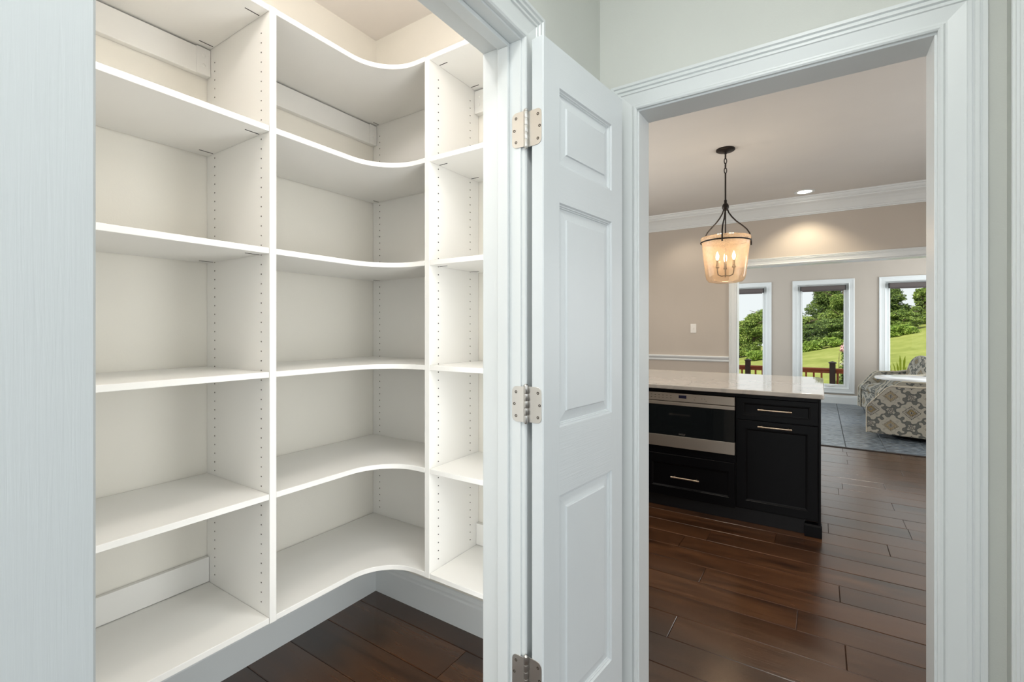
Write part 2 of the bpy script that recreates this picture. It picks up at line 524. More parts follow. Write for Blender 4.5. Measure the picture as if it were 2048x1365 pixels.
def ikat(name, warm):
    """woven medallion print on uv in metres"""
    m, nt, b = new_mat(name)
    uvn = N(nt, 'ShaderNodeUVMap')
    nz = N(nt, 'ShaderNodeTexNoise')
    nz.inputs['Scale'].default_value = 60
    nt.links.new(uvn.outputs[0], nz.inputs['Vector'])
    va = N(nt, 'ShaderNodeVectorMath', operation='MULTIPLY_ADD')
    nt.links.new(nz.outputs['Color'], va.inputs[0])
    va.inputs[1].default_value = (0.010, 0.010, 0)
    nt.links.new(uvn.outputs[0], va.inputs[2])
    sp = N(nt, 'ShaderNodeSeparateXYZ')
    nt.links.new(va.outputs[0], sp.inputs[0])
    u = math_n(nt, 'DIVIDE', sp.outputs[0], 0.39)
    v = math_n(nt, 'DIVIDE', sp.outputs[1], 0.355)
    cream, dark, olive, grey = lin(170, 166, 155), lin(60, 63, 64), lin(140, 124, 90), lin(106, 108, 104)
    def cell(du, dv):
        fu = math_n(nt, 'ABSOLUTE', math_n(nt, 'SUBTRACT', math_n(nt, 'FRACT', math_n(nt, 'ADD', u, du)), 0.5))
        fv = math_n(nt, 'ABSOLUTE', math_n(nt, 'SUBTRACT', math_n(nt, 'FRACT', math_n(nt, 'ADD', v, dv)), 0.5))
        return fu, fv
    def l1(du, dv, teeth, amp, k=1.0):
        fu, fv = cell(du, dv)
        t = math_n(nt, 'MULTIPLY', math_n(nt, 'SINE', math_n(nt, 'MULTIPLY', math_n(nt, 'SUBTRACT', fu, fv), teeth)), amp)
        return math_n(nt, 'ADD', math_n(nt, 'ADD', math_n(nt, 'MULTIPLY', fu, k), fv), t)
    dA = l1(0.5, 0.5, 95.0, 0.010)          # large medallion
    dB = l1(0.0, 0.0, 120.0, 0.020)         # toothed medallion, half drop
    dC = math_n(nt, 'MINIMUM', l1(0.5, 0.0, 0.0, 0.0), l1(0.0, 0.5, 0.0, 0.0))   # small lozenges between
    n2 = N(nt, 'ShaderNodeTexNoise')
    n2.inputs['Scale'].default_value = 16
    n2.inputs['Distortion'].default_value = 1.2
    nt.links.new(va.outputs[0], n2.inputs['Vector'])
    f = math_n(nt, 'ADD', math_n(nt, 'COSINE', math_n(nt, 'MULTIPLY', u, 6.2832)), math_n(nt, 'COSINE', math_n(nt, 'MULTIPLY', v, 6.2832)))
    scroll = math_n(nt, 'MULTIPLY', math_n(nt, 'SINE', math_n(nt, 'MULTIPLY', u, 25.133)), math_n(nt, 'SINE', math_n(nt, 'MULTIPLY', v, 25.133)))
    f = math_n(nt, 'ABSOLUTE', math_n(nt, 'ADD', f, math_n(nt, 'ADD', math_n(nt, 'MULTIPLY', scroll, 0.55), math_n(nt, 'MULTIPLY', math_n(nt, 'SUBTRACT', n2.outputs['Fac'], 0.5), 0.9))))
    base = ramp(nt, math_n(nt, 'MULTIPLY', f, 0.5), [(0.0, grey), (0.17, lin(88, 91, 90)), (0.24, cream), (0.62, cream), (0.70, lin(150, 150, 142)), (0.80, cream)])
    rA = ramp(nt, dA, [(0.0, dark), (0.025, cream), (0.045, dark), (0.06, olive), (0.11, dark), (0.13, cream), (0.15, dark), (0.165, cream), (0.20, dark), (0.225, cream)], 'CONSTANT')
    rB = ramp(nt, dB, [(0.0, dark), (0.025, cream), (0.05, dark), (0.07, cream), (0.09, olive), (0.14, cream), (0.16, lin(96, 86, 66)), (0.19, cream)], 'CONSTANT')
    rC = ramp(nt, dC, [(0.0, dark), (0.02, cream), (0.045, lin(92, 94, 92)), (0.075, cream), (0.09, dark)], 'CONSTANT')
    cur = base
    for d, rr, lim in ((dA, rA, 0.235), (dB, rB, 0.205), (dC, rC, 0.10)):
        mx = N(nt, 'ShaderNodeMix', data_type='RGBA')
        nt.links.new(math_n(nt, 'LESS_THAN', d, lim), mx.inputs[0])
        nt.links.new(cur, mx.inputs[6])
        nt.links.new(rr, mx.inputs[7])
        cur = mx.outputs[2]
    nt.links.new(cur, b.inputs['Base Color'])
    b.inputs['Roughness'].default_value = 0.85
    b.inputs['Specular IOR Level'].default_value = 0.2
    return m
M['ikat'] = ikat('ikat_upholstery', True)
M['welt'] = paint('cream_welt_cord', (206, 198, 180), 0.8)
M['white_lacquer'] = paint('white_lacquered_wood', (232, 232, 232), 0.2)

def leaf_mat(name, dark, mid, light, transl=0.35):
    m, nt, b = new_mat(name)
    g = N(nt, 'ShaderNodeNewGeometry')
    tc = N(nt, 'ShaderNodeTexCoord')
    nz = N(nt, 'ShaderNodeTexNoise')
    nz.inputs['Scale'].default_value = 1.1
    nz.inputs['Detail'].default_value = 3
    nt.links.new(tc.outputs['Object'], nz.inputs['Vector'])
    f = math_n(nt, 'MULTIPLY_ADD', g.outputs['Random Per Island'], 0.45, math_n(nt, 'MULTIPLY', nz.outputs['Fac'], 0.6))
    c = ramp(nt, f, [(0.2, lin(*dark)), (0.5, lin(*mid)), (0.85, lin(*light))])
    nt.links.new(c, b.inputs['Base Color'])
    b.inputs['Roughness'].default_value = 0.55
    b.inputs['Specular IOR Level'].default_value = 0.25
    tl = N(nt, 'ShaderNodeBsdfTranslucent')
    nt.links.new(c, tl.inputs['Color'])
    mx = N(nt, 'ShaderNodeMixShader')
    mx.inputs[0].default_value = transl
    out = nt.nodes['Material Output']
    nt.links.new(b.outputs[0], mx.inputs[1])
    nt.links.new(tl.outputs[0], mx.inputs[2])
    nt.links.new(mx.outputs[0], out.inputs[0])
    return m
M['leaf_dark'] = leaf_mat('dark_green_leaves', (44, 62, 34), (88, 112, 58), (148, 166, 88))
M['leaf_mid'] = leaf_mat('mid_green_leaves', (60, 84, 40), (114, 138, 66), (176, 190, 104))
M['leaf_light'] = leaf_mat('light_green_leaves', (84, 112, 44), (124, 152, 66), (168, 186, 96))
M['leaf_yellow'] = leaf_mat('yellow_green_blades', (120, 150, 40), (170, 190, 60), (206, 214, 90))
M['flower'] = leaf_mat('pink_blossom', (190, 120, 130), (226, 178, 184), (240, 220, 220))
M['flower_white'] = leaf_mat('white_blossom', (210, 205, 200), (230, 228, 224), (245, 244, 240))
M['bark'] = paint('tree_bark', (88, 74, 62), 0.9, 0.6, (30, 30, 6))
M['cedar'] = paint('red_stained_cedar', (150, 78, 46), 0.6, 0.3, (8, 90, 90), vary=0.12)
M['post'] = paint('dark_brown_post_sleeve', (58, 44, 40), 0.5)

def grass():
    m, nt, b = new_mat('mown_grass')
    tc = N(nt, 'ShaderNodeTexCoord')
    n1 = N(nt, 'ShaderNodeTexNoise')
    n1.inputs['Scale'].default_value = 0.55
    n1.inputs['Detail'].default_value = 8
    n1.inputs['Roughness'].default_value = 0.7
    nt.links.new(tc.outputs['Object'], n1.inputs['Vector'])
    c = ramp(nt, n1.outputs['Fac'], [(0.3, lin(110, 120, 58)), (0.5, lin(132, 140, 74)), (0.7, lin(154, 156, 96))])
    nt.links.new(c, b.inputs['Base Color'])
    b.inputs['Roughness'].default_value = 0.9
    b.inputs['Specular IOR Level'].default_value = 0.1
    return m
M['grass'] = grass()

# ------------------------------------------------------------------ key dimensions (metres)
XL, YR = -1.926, 1.655            # pantry back wall and right wall
XW = -0.607                       # hall face of the pantry door wall
XWI = -0.718                      # pantry face of it
YD, YDI = 1.456, 1.556            # hall and kitchen faces of the doorway wall
JR, JL = 0.964, 0.134             # pantry opening jamb faces
ZP = 2.047                        # pantry opening head
DL, DR, ZD = -0.476, 0.222, 2.030  # kitchen doorway
XH = 0.342                        # hall right wall
CE = 2.85
YK, YKI = 6.40, 6.55              # kitchen far wall with the wide opening
OPL, OPR, ZO = -0.870, 2.05, 2.114
WY = 10.36                        # window wall
WINS = [(-1.738, -0.788), (-0.439, 0.511), (0.856, 1.806)]
WZ0, WZ1 = 0.187, 2.254

# ------------------------------------------------------------------ large structure
def wallobj(name, boxes, mats, label):
    mb = MB()
    for bx in boxes:
        mb.box(*bx[:6], mi=bx[6] if len(bx) > 6 else 0)
    return struct(mb.build(name, mats), label)

wallobj('wall_pantry_back', [(XL - 0.1, XL, 0.0, YR, 0, CE)], M['pantry_wall'], 'cream pantry wall behind the long shelves')
wallobj('wall_pantry_right', [(-3.3, XWI, YR, YR + 0.02, 0, CE), (XWI, -0.640, YR, YR + 0.02, 0, CE)], M['pantry_wall'], 'cream pantry wall behind the short shelves')
wallobj('wall_pantry_left', [(XL, XWI, -0.08, 0.03, 0, CE)], M['pantry_wall'], 'cream pantry end wall out of view on the left')
wallobj('wall_pantry_door', [(XWI + 0.02, XW, -0.5, JL - 0.018, 0, CE), (XWI + 0.02, XW, JR + 0.018, YD + 0.1, 0, CE), (XWI + 0.02, XW, JL - 0.018, JR + 0.018, ZP + 0.018, CE)], M['hall_wall'], 'grey green hall wall around the pantry doorway')
wallobj('wall_pantry_front', [(XWI, XWI + 0.02, -0.08, JL - 0.018, 0, CE), (XWI, XWI + 0.02, JR + 0.018, YR, 0, CE), (XWI, XWI + 0.02, JL - 0.018, JR + 0.018, ZP + 0.018, CE)], M['pantry_wall'], 'cream pantry side of the doorway wall')
wallobj('wall_hall_far', [(XW, DL - 0.018, YD, YDI - 0.02, 0, CE), (DR + 0.018, 2.4, YD, YDI - 0.02, 0, CE), (DL - 0.018, DR + 0.018, YD, YDI - 0.02, ZD + 0.018, CE)], M['hall_wall'], 'pale grey green hall wall around the kitchen doorway')
wallobj('wall_kitchen_near', [(-0.60, DL - 0.018, YDI - 0.02, YDI, 0, CE), (DR + 0.018, 2.4, YDI - 0.02, YDI, 0, CE), (DL - 0.018, DR + 0.018, YDI - 0.02, YDI, ZD + 0.018, CE), (-3.3, -0.60, YR + 0.02, YR + 0.09, 0, CE), (-0.62, -0.60, YDI, YR + 0.09, 0, CE)], M['kitchen_wall'], 'greige kitchen side of the doorway wall')
wallobj('wall_hall_right', [(XH, XH + 0.1, -0.6, -0.45, 0, CE), (XH, XH + 0.1, 1.258, YD, 0, CE), (XH, XH + 0.1, -0.45, 1.258, ZD + 0.003, CE), (2.3, 2.4, -2.9, YD, 0, CE)], M['hall_wall'], 'pale hall wall on the far right')
wallobj('wall_hall_back', [(-2.0, 1.8, -3.0, -2.9, 0, CE), (-2.0, -1.9, -2.9, -0.5, 0, CE), (-2.0, XW, -0.6, -0.5, 0, CE), (1.8, 2.4, -3.0, -2.9, 0, CE)], M['hall_wall'], 'walls of the room behind the camera')
wallobj('wall_kitchen_far', [(-3.3, OPL, YK, YKI, 0, CE), (OPR, 2.4, YK, YKI, 0, CE), (OPL, OPR, YK, YKI, ZO, CE)], M['kitchen_wall'], 'greige kitchen wall with the wide opening to the sunroom')
wallobj('wall_kitchen_left', [(-3.4, -3.3, YR, YKI, 0, CE)], M['kitchen_wall'], 'greige kitchen wall out of view on the left')
wallobj('wall_kitchen_right', [(2.3, 2.4, YDI, YK, 0, CE)], M['kitchen_wall'], 'greige kitchen wall out of view on the right')
ws, zb, zt = [], WZ0 + 0.08, WZ1 - 0.08
xs = [-3.3] + [x for a, c in WINS for x in (a + 0.08, c - 0.08)] + [3.5]
for i in range(0, len(xs), 2):
    ws.append((xs[i], xs[i + 1], WY, WY + 0.14, 0, 2.6))
for a, c in WINS:
    ws.append((a + 0.08, c - 0.08, WY, WY + 0.14, 0, zb))
    ws.append((a + 0.08, c - 0.08, WY, WY + 0.14, zt, 2.6))
wallobj('wall_sunroom_far', ws, M['kitchen_wall'], 'greige sunroom wall with three tall windows')
wallobj('wall_sunroom_left', [(-3.4, -3.3, YKI, WY + 0.14, 0, 2.6)], M['kitchen_wall'], 'greige sunroom wall out of view on the left')
wallobj('wall_sunroom_right', [(3.5, 3.6, YKI, WY + 0.14, 0, 2.6), (2.4, 3.5, YKI - 0.1, YKI, 0, 2.6)], M['kitchen_wall'], 'greige sunroom wall out of view on the right')
wallobj('ceiling', [(XL - 0.1, XWI, -0.08, YR, CE - 0.01, CE + 0.1)], M['pantry_ceiling'], 'cream pantry ceiling')
wallobj('ceiling', [(XWI, 2.4, -3.0, YDI, CE, CE + 0.1), (-2.0, XWI, -3.0, -0.08, CE, CE + 0.1)], M['ceiling'], 'white hall ceiling out of view')
wallobj('ceiling', [(-3.4, 2.4, YDI, YKI, CE, CE + 0.1)], M['kitchen_ceiling'], 'pale warm grey kitchen ceiling')
wallobj('ceiling', [(-3.4, 3.6, YKI - 0.1, WY + 0.14, 2.6, 2.72)], M['kitchen_ceiling'], 'sunroom ceiling hidden behind the header')

# wood floor: planks run along X, rows 0.183 deep
fl = struct(MB().box(-3.4, 2.4, -3.0, 6.5, -0.2, -0.012).build('floor', M['subfloor']), 'dark hand scraped hardwood plank floor of pantry and kitchen')
ROW, Y0 = 0.183, 1.175
JOINTS = {}
def zray(px, py):
    t, u = (px - 1024) / 941.5, (659 - py) / 941.5
    k = -1.345 / u
    return (-SN + t * CS) * k, (CS + t * SN) * k
for px, py in ((1405, 1151), (1594.5, 1239), (1679, 1188), (1345, 1253), (1551, 1076), (1417, 1073), (1694, 1342), (1777, 1100), (1809, 1048), (1677, 982), (1768, 971), (1802, 943), (1804, 917), (1694, 921), (1685, 899), (903, 1329)):
    x, y = zray(px, py)
    JOINTS.setdefault(math.floor((y - Y0) / ROW), []).append(x)
def plank(x0, x1, y0, y1):
    g, c, h = 0.0008, 0.0022, 0.012
    dz = random.uniform(-0.0006, 0.0006)
    cx, cy = (x0 + x1) / 2, (y0 + y1) / 2
    a, b2 = (x1 - x0) / 2 - g, (y1 - y0) / 2 - g
    v = [(-a, -b2, -h), (a, -b2, -h), (a, b2, -h), (-a, b2, -h), (-a, -b2, -c), (a, -b2, -c), (a, b2, -c), (-a, b2, -c),
         (-a + c, -b2 + c, 0), (a - c, -b2 + c, 0), (a - c, b2 - c, 0), (-a + c, b2 - c, 0)]
    f = [(8, 9, 10, 11)] + [(i, (i + 1) % 4, 4 + (i + 1) % 4, 4 + i) for i in range(4)] + [(4 + i, 4 + (i + 1) % 4, 8 + (i + 1) % 4, 8 + i) for i in range(4)]
    mb = MB()
    mb.add(v, f)
    return mb.build('plank', M['wood'], fl, fixn=False, loc=(cx, cy, dz))
k = -8
while Y0 + k * ROW < 6.49:
    y0, y1 = Y0 + k * ROW, min(Y0 + (k + 1) * ROW, 6.5)
    xa, xb = (-1.95 if y0 < 1.6 else -3.3), (2.3 if y0 > 1.4 else 0.6)
    js = sorted(JOINTS.get(k, []))
    if not js:
        js = [random.uniform(-1.6, 0.6)]
    x = js[0]
    while True:
        x -= random.uniform(1.3, 2.1)
        if x < xa + 0.3: break
        js.append(x)
    x = max(js)
    while True:
        x += random.uniform(1.3, 2.1)
        if x > xb - 0.3: break
        js.append(x)
    ed = [xa] + sorted(js) + [xb]
    for a, c in zip(ed[:-1], ed[1:]):
        plank(a, c, y0, y1)
    k += 1
# sunroom tile floor
ft = struct(MB().box(-3.4, 3.6, 6.5, WY + 0.14, -0.2, -0.004).build('floor', M['grout']), 'blue grey slate tile floor of the sunroom')
MB().box(-0.869, OPR - 0.001, 6.5, 6.55, -0.004, 0.006).build('threshold', M['subfloor'], ft, bevel=0.003)
TX, TY = 0.37, 0.355
tile_me = None
xk = -9
for ix in range(-9, 9):
    for iy in range(0, 11):
        x0, y0 = 0.245 + ix * TX, 6.552 + iy * TY
        y1 = min(y0 + TY, WY)
        mb = MB()
        a, b2, c = TX / 2 - 0.003, (y1 - y0) / 2 - 0.003, 0.003
        if b2 < 0.02: continue
        v = [(-a, -b2, -0.004), (a, -b2, -0.004), (a, b2, -0.004), (-a, b2, -0.004), (-a + c, -b2 + c, 0), (a - c, -b2 + c, 0), (a - c, b2 - c, 0), (-a + c, b2 - c, 0)]
        mb.add(v, [(4, 5, 6, 7)] + [(i, (i + 1) % 4, 4 + (i + 1) % 4, 4 + i) for i in range(4)])
        if tile_me is None or y1 - y0 < TY - 0.001:
            o = mb.build('tile', M['slate'], ft, fixn=False, loc=(x0 + TX / 2, (y0 + y1) / 2, 0))
            if tile_me is None: tile_me = o.data
        else:
            o = bpy.data.objects.new('tile', tile_me)
            COL.objects.link(o)
            o.parent = ft
            o.location = (x0 + TX / 2, (y0 + y1) / 2, random.uniform(-0.001, 0.001))

# ---- trim: casings, jambs, crown, rails, baseboards
CAS = [(0, 0), (0, 0.009), (0.004, 0.012), (0.009, 0.012), (0.013, 0.0085), (0.017, 0.0085), (0.048, 0.0125), (0.050, 0.0155), (0.056, 0.0155), (0.058, 0.0135), (0.061, 0.0185), (0.068, 0.0185), (0.070, 0.0165), (0.073, 0.021), (0.081, 0.021), (0.082, 0.018), (0.082, 0)]
tn = [0]
def trim(mb, label, mat=None, **kw):
    tn[0] += 1
    return struct(mb.build('trim_%d' % tn[0], mat or M['trim'], **kw), label)
def casing_u(axis, plane, sgn, a0, a1, zt, rv=0.005, prof=CAS):
    """door casing on three sides of an opening in the plane axis=plane; sgn: side it stands out to"""
    a0, a1, zt = a0 - rv, a1 + rv, zt + rv
    mk = (lambda a, z, w: (plane + sgn * w, a, z)) if axis == 'x' else (lambda a, z, w: (a, plane + sgn * w, z))
    return MB().ring_sweep(lambda u, w: [mk(a0 - u, 0, w), mk(a0 - u, zt + u, w), mk(a1 + u, zt + u, w), mk(a1 + u, 0, w)], prof)
trim(casing_u('x', XW, 1, JL, JR, ZP), 'white stepped casing around the pantry doorway')
trim(casing_u('y', YD, -1, DL, DR, ZD), 'white stepped casing around the kitchen doorway')
trim(casing_u('y', YDI, 1, DL, DR, ZD), 'white casing on the kitchen side of the doorway')
trim(casing_u('x', XH, -1, -0.44, 1.253, ZD), 'white casing at the right edge of the picture')
trim(casing_u('y', YK, -1, OPL, OPR, ZO, 0.0), 'white casing around the wide sunroom opening')
jb = MB()
for y0, y1 in ((JL - 0.018, JL), (JR, JR + 0.018)):
    jb.box(XWI - 0.002, XW + 0.0005, y0, y1, 0, ZP)
jb.box(XWI - 0.002, XW + 0.0005, JL - 0.018, JR + 0.018, ZP, ZP + 0.018)
trim(jb, 'white jamb lining of the pantry doorway', bevel=0.0015)
jb = MB()
jb.box(-0.668, -0.637, JR - 0.011, JR, 0, ZP - 0.011).box(-0.668, -0.637, JL, JL + 0.011, 0, ZP - 0.011).box(-0.668, -0.637, JL, JR, ZP - 0.011, ZP)
trim(jb, 'white door stop strip inside the pantry doorway', bevel=0.002)
jb = MB()
jb.box(DL - 0.018, DL, YD - 0.0005, YDI + 0.0005, 0, ZD).box(DR, DR + 0.018, YD - 0.0005, YDI + 0.0005, 0, ZD).box(DL - 0.018, DR + 0.018, YD - 0.0005, YDI + 0.0005, ZD, ZD + 0.018)
trim(jb, 'white jamb lining of the kitchen doorway', bevel=0.0015)
jb = MB()
jb.box(OPL, OPL + 0.012, YK, YKI + 0.002, 0, ZO - 0.012).box(OPR - 0.012, OPR, YK, YKI + 0.002, 0, ZO - 0.012).box(OPL, OPR, YK, YKI + 0.002, ZO - 0.012, ZO)
trim(jb, 'white lining of the wide sunroom opening', bevel=0.0015)
# crown moulding on the kitchen far wall, profile (depth from wall, z)
CR = [(0, 2.662), (0.014, 2.662), (0.016, 2.672), (0.024, 2.676), (0.024, 2.690), (0.034, 2.698), (0.046, 2.716), (0.066, 2.742), (0.094, 2.768), (0.120, 2.782), (0.128, 2.786), (0.128, 2.798), (0.140, 2.804), (0.150, 2.818), (0.152, 2.832), (0.165, 2.836), (0.168, 2.85), (0, 2.85)]
mb = MB()
mb.prism([(YK - d, z) for d, z in CR], 'x', -3.3, 2.3)
trim(mb, 'wide white crown moulding under the kitchen ceiling')
mb = MB()
mb.prism([(YK, 0.933), (YK - 0.012, 0.936), (YK - 0.016, 0.948), (YK - 0.012, 0.960), (YK - 0.018, 0.968), (YK - 0.028, 0.984), (YK - 0.030, 0.996), (YK - 0.026, 1.004), (YK, 1.004)], 'x', -3.3, OPL - 0.083)
trim(mb, 'white chair rail on the kitchen wall beside the opening')
BB = [(0, 0), (0.014, 0), (0.014, 0.118), (0.010, 0.126), (0.010, 0.136), (0.005, 0.150), (0, 0.153)]
def baseb(name, axis, plane, sgn, a0, a1, label):
    o = MB().prism([(plane + sgn * d, z) for d, z in BB], axis, a0, a1).build(name, M['trim'])
    return struct(o, label)
baseb('baseboard_pantry_back', 'y', XL, 1, 0.03, YR - 0.014, 'white baseboard under the long pantry shelves')
baseb('baseboard_pantry_right', 'x', YR, -1, XL, XWI, 'white baseboard under the short pantry shelves')
baseb('baseboard_hall_far', 'x', YD, -1, XW, DL - 0.088, 'white baseboard behind the open door')
baseb('baseboard_kitchen_far', 'x', YK, -1, -3.3, OPL - 0.083, 'white baseboard on the kitchen far wall')
baseb('baseboard_sunroom_far', 'x', WY, -1, -3.3, 3.5, 'white baseboard below the sunroom windows')

# ---- windows of the sunroom
WCAS = [(0, 0), (0, 0.014), (0.006, 0.016), (0.012, 0.012), (0.058, 0.015), (0.064, 0.019), (0.080, 0.021), (0.086, 0.018), (0.086, 0)]
for i, (a, c) in enumerate(WINS):
    w = thing('window_%d' % (i + 1), ((a + c) / 2, WY, WZ0), ['narrow looking left window partly hidden by the sunroom opening', 'middle tall sunroom window with white casing', 'right tall sunroom window above the patterned armchairs'][i], None, kind='structure')
    og = w.location
    ia, ic, i0, i1 = a + 0.086, c - 0.086, WZ0 + 0.086, WZ1 - 0.086
    mk = lambda x, z, y: (x, WY - y, z)
    mb = MB()
    mb.ring_sweep(lambda u, d: [mk(ia - u, i0 - u, d), mk(ia - u, i1 + u, d), mk(ic + u, i1 + u, d), mk(ic + u, i0 - u, d)], WCAS, closed=True)
    mb.build('casing', M['trim'], w, org=og)
    mb = MB()
    # reveal and frame stepping back to the sash
    mb.ring_sweep(lambda u, d: [mk(ia - u, i0 - u, d), mk(ia - u, i1 + u, d), mk(ic + u, i1 + u, d), mk(ic + u, i0 - u, d)],
                  [(0.004, 0.013), (0, 0.013), (-0.002, -0.02), (-0.014, -0.022), (-0.016, -0.045), (-0.030, -0.047), (-0.030, -0.085), (0.006, -0.10), (0.004, 0.013)], closed=True)
    mb.build('window_frame', M['trim'], w, org=og)
    sa, sc, s0, s1 = ia + 0.028, ic - 0.028, i0 + 0.028, i1 - 0.028
    mb = MB()
    mb.ring_sweep(lambda u, d: [mk(sa + u, s0 + u, d), mk(sa + u, s1 - u, d), mk(sc - u, s1 - u, d), mk(sc - u, s0 + u, d)],
                  [(0, -0.048), (0.028, -0.048), (0.038, -0.056), (0.044, -0.058), (0.044, -0.072), (0, -0.072), (0, -0.048)], closed=True)
    mb.build('sash', M['trim'], w, org=og)
    MB().box(sa + 0.042, sc - 0.042, WY + 0.062, WY + 0.066, s0 + 0.042, s1 - 0.042).build('pane', M['pane'], w, org=og)
    mb = MB()
    mb.box(sc - 0.30, sc - 0.18, WY + 0.036, WY + 0.047, s0 + 0.004, s0 + 0.022).tube([(sc - 0.2, WY + 0.036, s0 + 0.016), (sc - 0.215, WY + 0.02, s0 + 0.018), (sc - 0.26, WY + 0.016, s0 + 0.014)], 0.005, 6)
    mb.build('crank_handle', M['switch'], w, org=og)
    # roller blind cassette
    bl = thing('roller_blind', ((a + c) / 2, WY - 0.03, 2.06), ['grey brown roller blind rolled up at the top of the left window', 'grey brown roller blind rolled up at the top of the middle window', 'grey brown roller blind rolled up at the top of the right window'][i], 'blind', 'rolled up blinds of the sunroom windows')
    bo = bl.location
    b0, b1 = ia + 0.052, ic - 0.052
    mb = MB()
    mb.prism([(WY - 0.008, 2.056), (WY - 0.052, 2.056), (WY - 0.062, 2.070), (WY - 0.062, 2.124), (WY - 0.050, 2.137), (WY - 0.008, 2.137)], 'x', b0, b1)
    mb.build('cassette', M['blind'], bl, org=bo, bevel=0.003)
    for e0, e1 in ((b0 - 0.012, b0), (b1, b1 + 0.012)):
        MB().box(e0, e1, WY - 0.064, WY - 0.006, 2.054, 2.139).build('end_cap', M['toe'], bl, org=bo, bevel=0.003)
    MB().box(b0 + 0.02, b1 - 0.02, WY - 0.034, WY - 0.018, 2.040, 2.058).build('hem_bar', M['blind'], bl, org=bo, bevel=0.004)

# ------------------------------------------------------------------ doors
def build_door(root, w, h, t, mirror, hinges):
    """leaf in local axes: x from the hinge edge, front face at y=0 looking to -y ; three moulded panels"""
    sx = -1 if mirror else 1
    def X(x): return sx * x
    def bx(mb, x0, x1, z0, z1):
        a, c = sorted((X(x0), X(x1)))
        mb.box(a, c, 0, t, z0, z1)
    s0, s1 = 0.069, 0.343
    pz = [(0.379, 0.934), (1.102, 1.658), (1.749, 1.941)]
    for x0, x1 in ((0, s0), (s1, w)):
        mb = MB()
        a, c = sorted((X(x0), X(x1)))
        e = 0.0025
        # eased outer edge
        if x0 == 0:
            pts = [(x0 + e, 0), (x1, 0), (x1, t), (x0 + e, t), (x0, t - e), (x0, e)]
        else:
            pts = [(x0, 0), (x1 - e, 0), (x1, e), (x1, t - e), (x1 - e, t), (x0, t)]
        mb.prism([(X(p), q) for p, q in pts], 'z', 0.01, h)
        mb.build('stile', M['door_v'], root)
    zs = [0.01, pz[0][0], pz[0][1], pz[1][0], pz[1][1], pz[2][0], pz[2][1], h]
    for i in range(0, 8, 2):
        mb = MB()
        bx(mb, s0, s1, zs[i], zs[i + 1])
        mb.build('rail', M['door_h'], root)
    for z0, z1 in pz:
        mb = MB()
        a, c = s0, s1
        rings = [(0, 0), (0.003, 0.0045), (0.006, 0.0045), (0.0075, 0.0075), (0.0095, 0.0075), (0.011, 0.0105), (0.036, 0.0065), (0.038, 0.0030), (0.040, 0.0024)]
        mb.ring_sweep(lambda u, d: [(X(a + u), d, z0 + u), (X(a + u), d, z1 - u), (X(c - u), d, z1 - u), (X(c - u), d, z0 + u)], rings, closed=True)
        u, d = rings[-1]
        n = len(mb.v)
        mb.add([(X(a + u), d, z0 + u), (X(a + u), d, z1 - u), (X(c - u), d, z1 - u), (X(c - u), d, z0 + u)], [(0, 1, 2, 3)])
        mb.add([(X(a), t - 0.004, z0), (X(a), t - 0.004, z1), (X(c), t - 0.004, z1), (X(c), t - 0.004, z0)], [(0, 1, 2, 3)])
        mb.build('door_panel', M['door_v'], root)
def rrect(w, h, r, corners, n=5):
    """rounded rectangle 0..w x -h/2..h/2, only listed corners (tr, br) rounded"""
    p = [(0, -h / 2)]
    if 'br' in corners:
        p += [(w - r + r * math.sin(a), -h / 2 + r - r * math.cos(a)) for a in np.linspace(0, math.pi / 2, n)]
    else:
        p.append((w, -h / 2))
    if 'tr' in corners:
        p += [(w - r + r * math.cos(a), h / 2 - r + r * math.sin(a)) for a in np.linspace(0, math.pi / 2, n)]
    else:
        p.append((w, h / 2))
    p.append((0, h / 2))
    return p
ANG = math.radians(6.13)
dv = Vector((math.sin(ANG), math.cos(ANG), 0))
nv = Vector((math.cos(ANG), -math.sin(ANG), 0))
pF = Vector((-0.5455, 0.9672, 0))
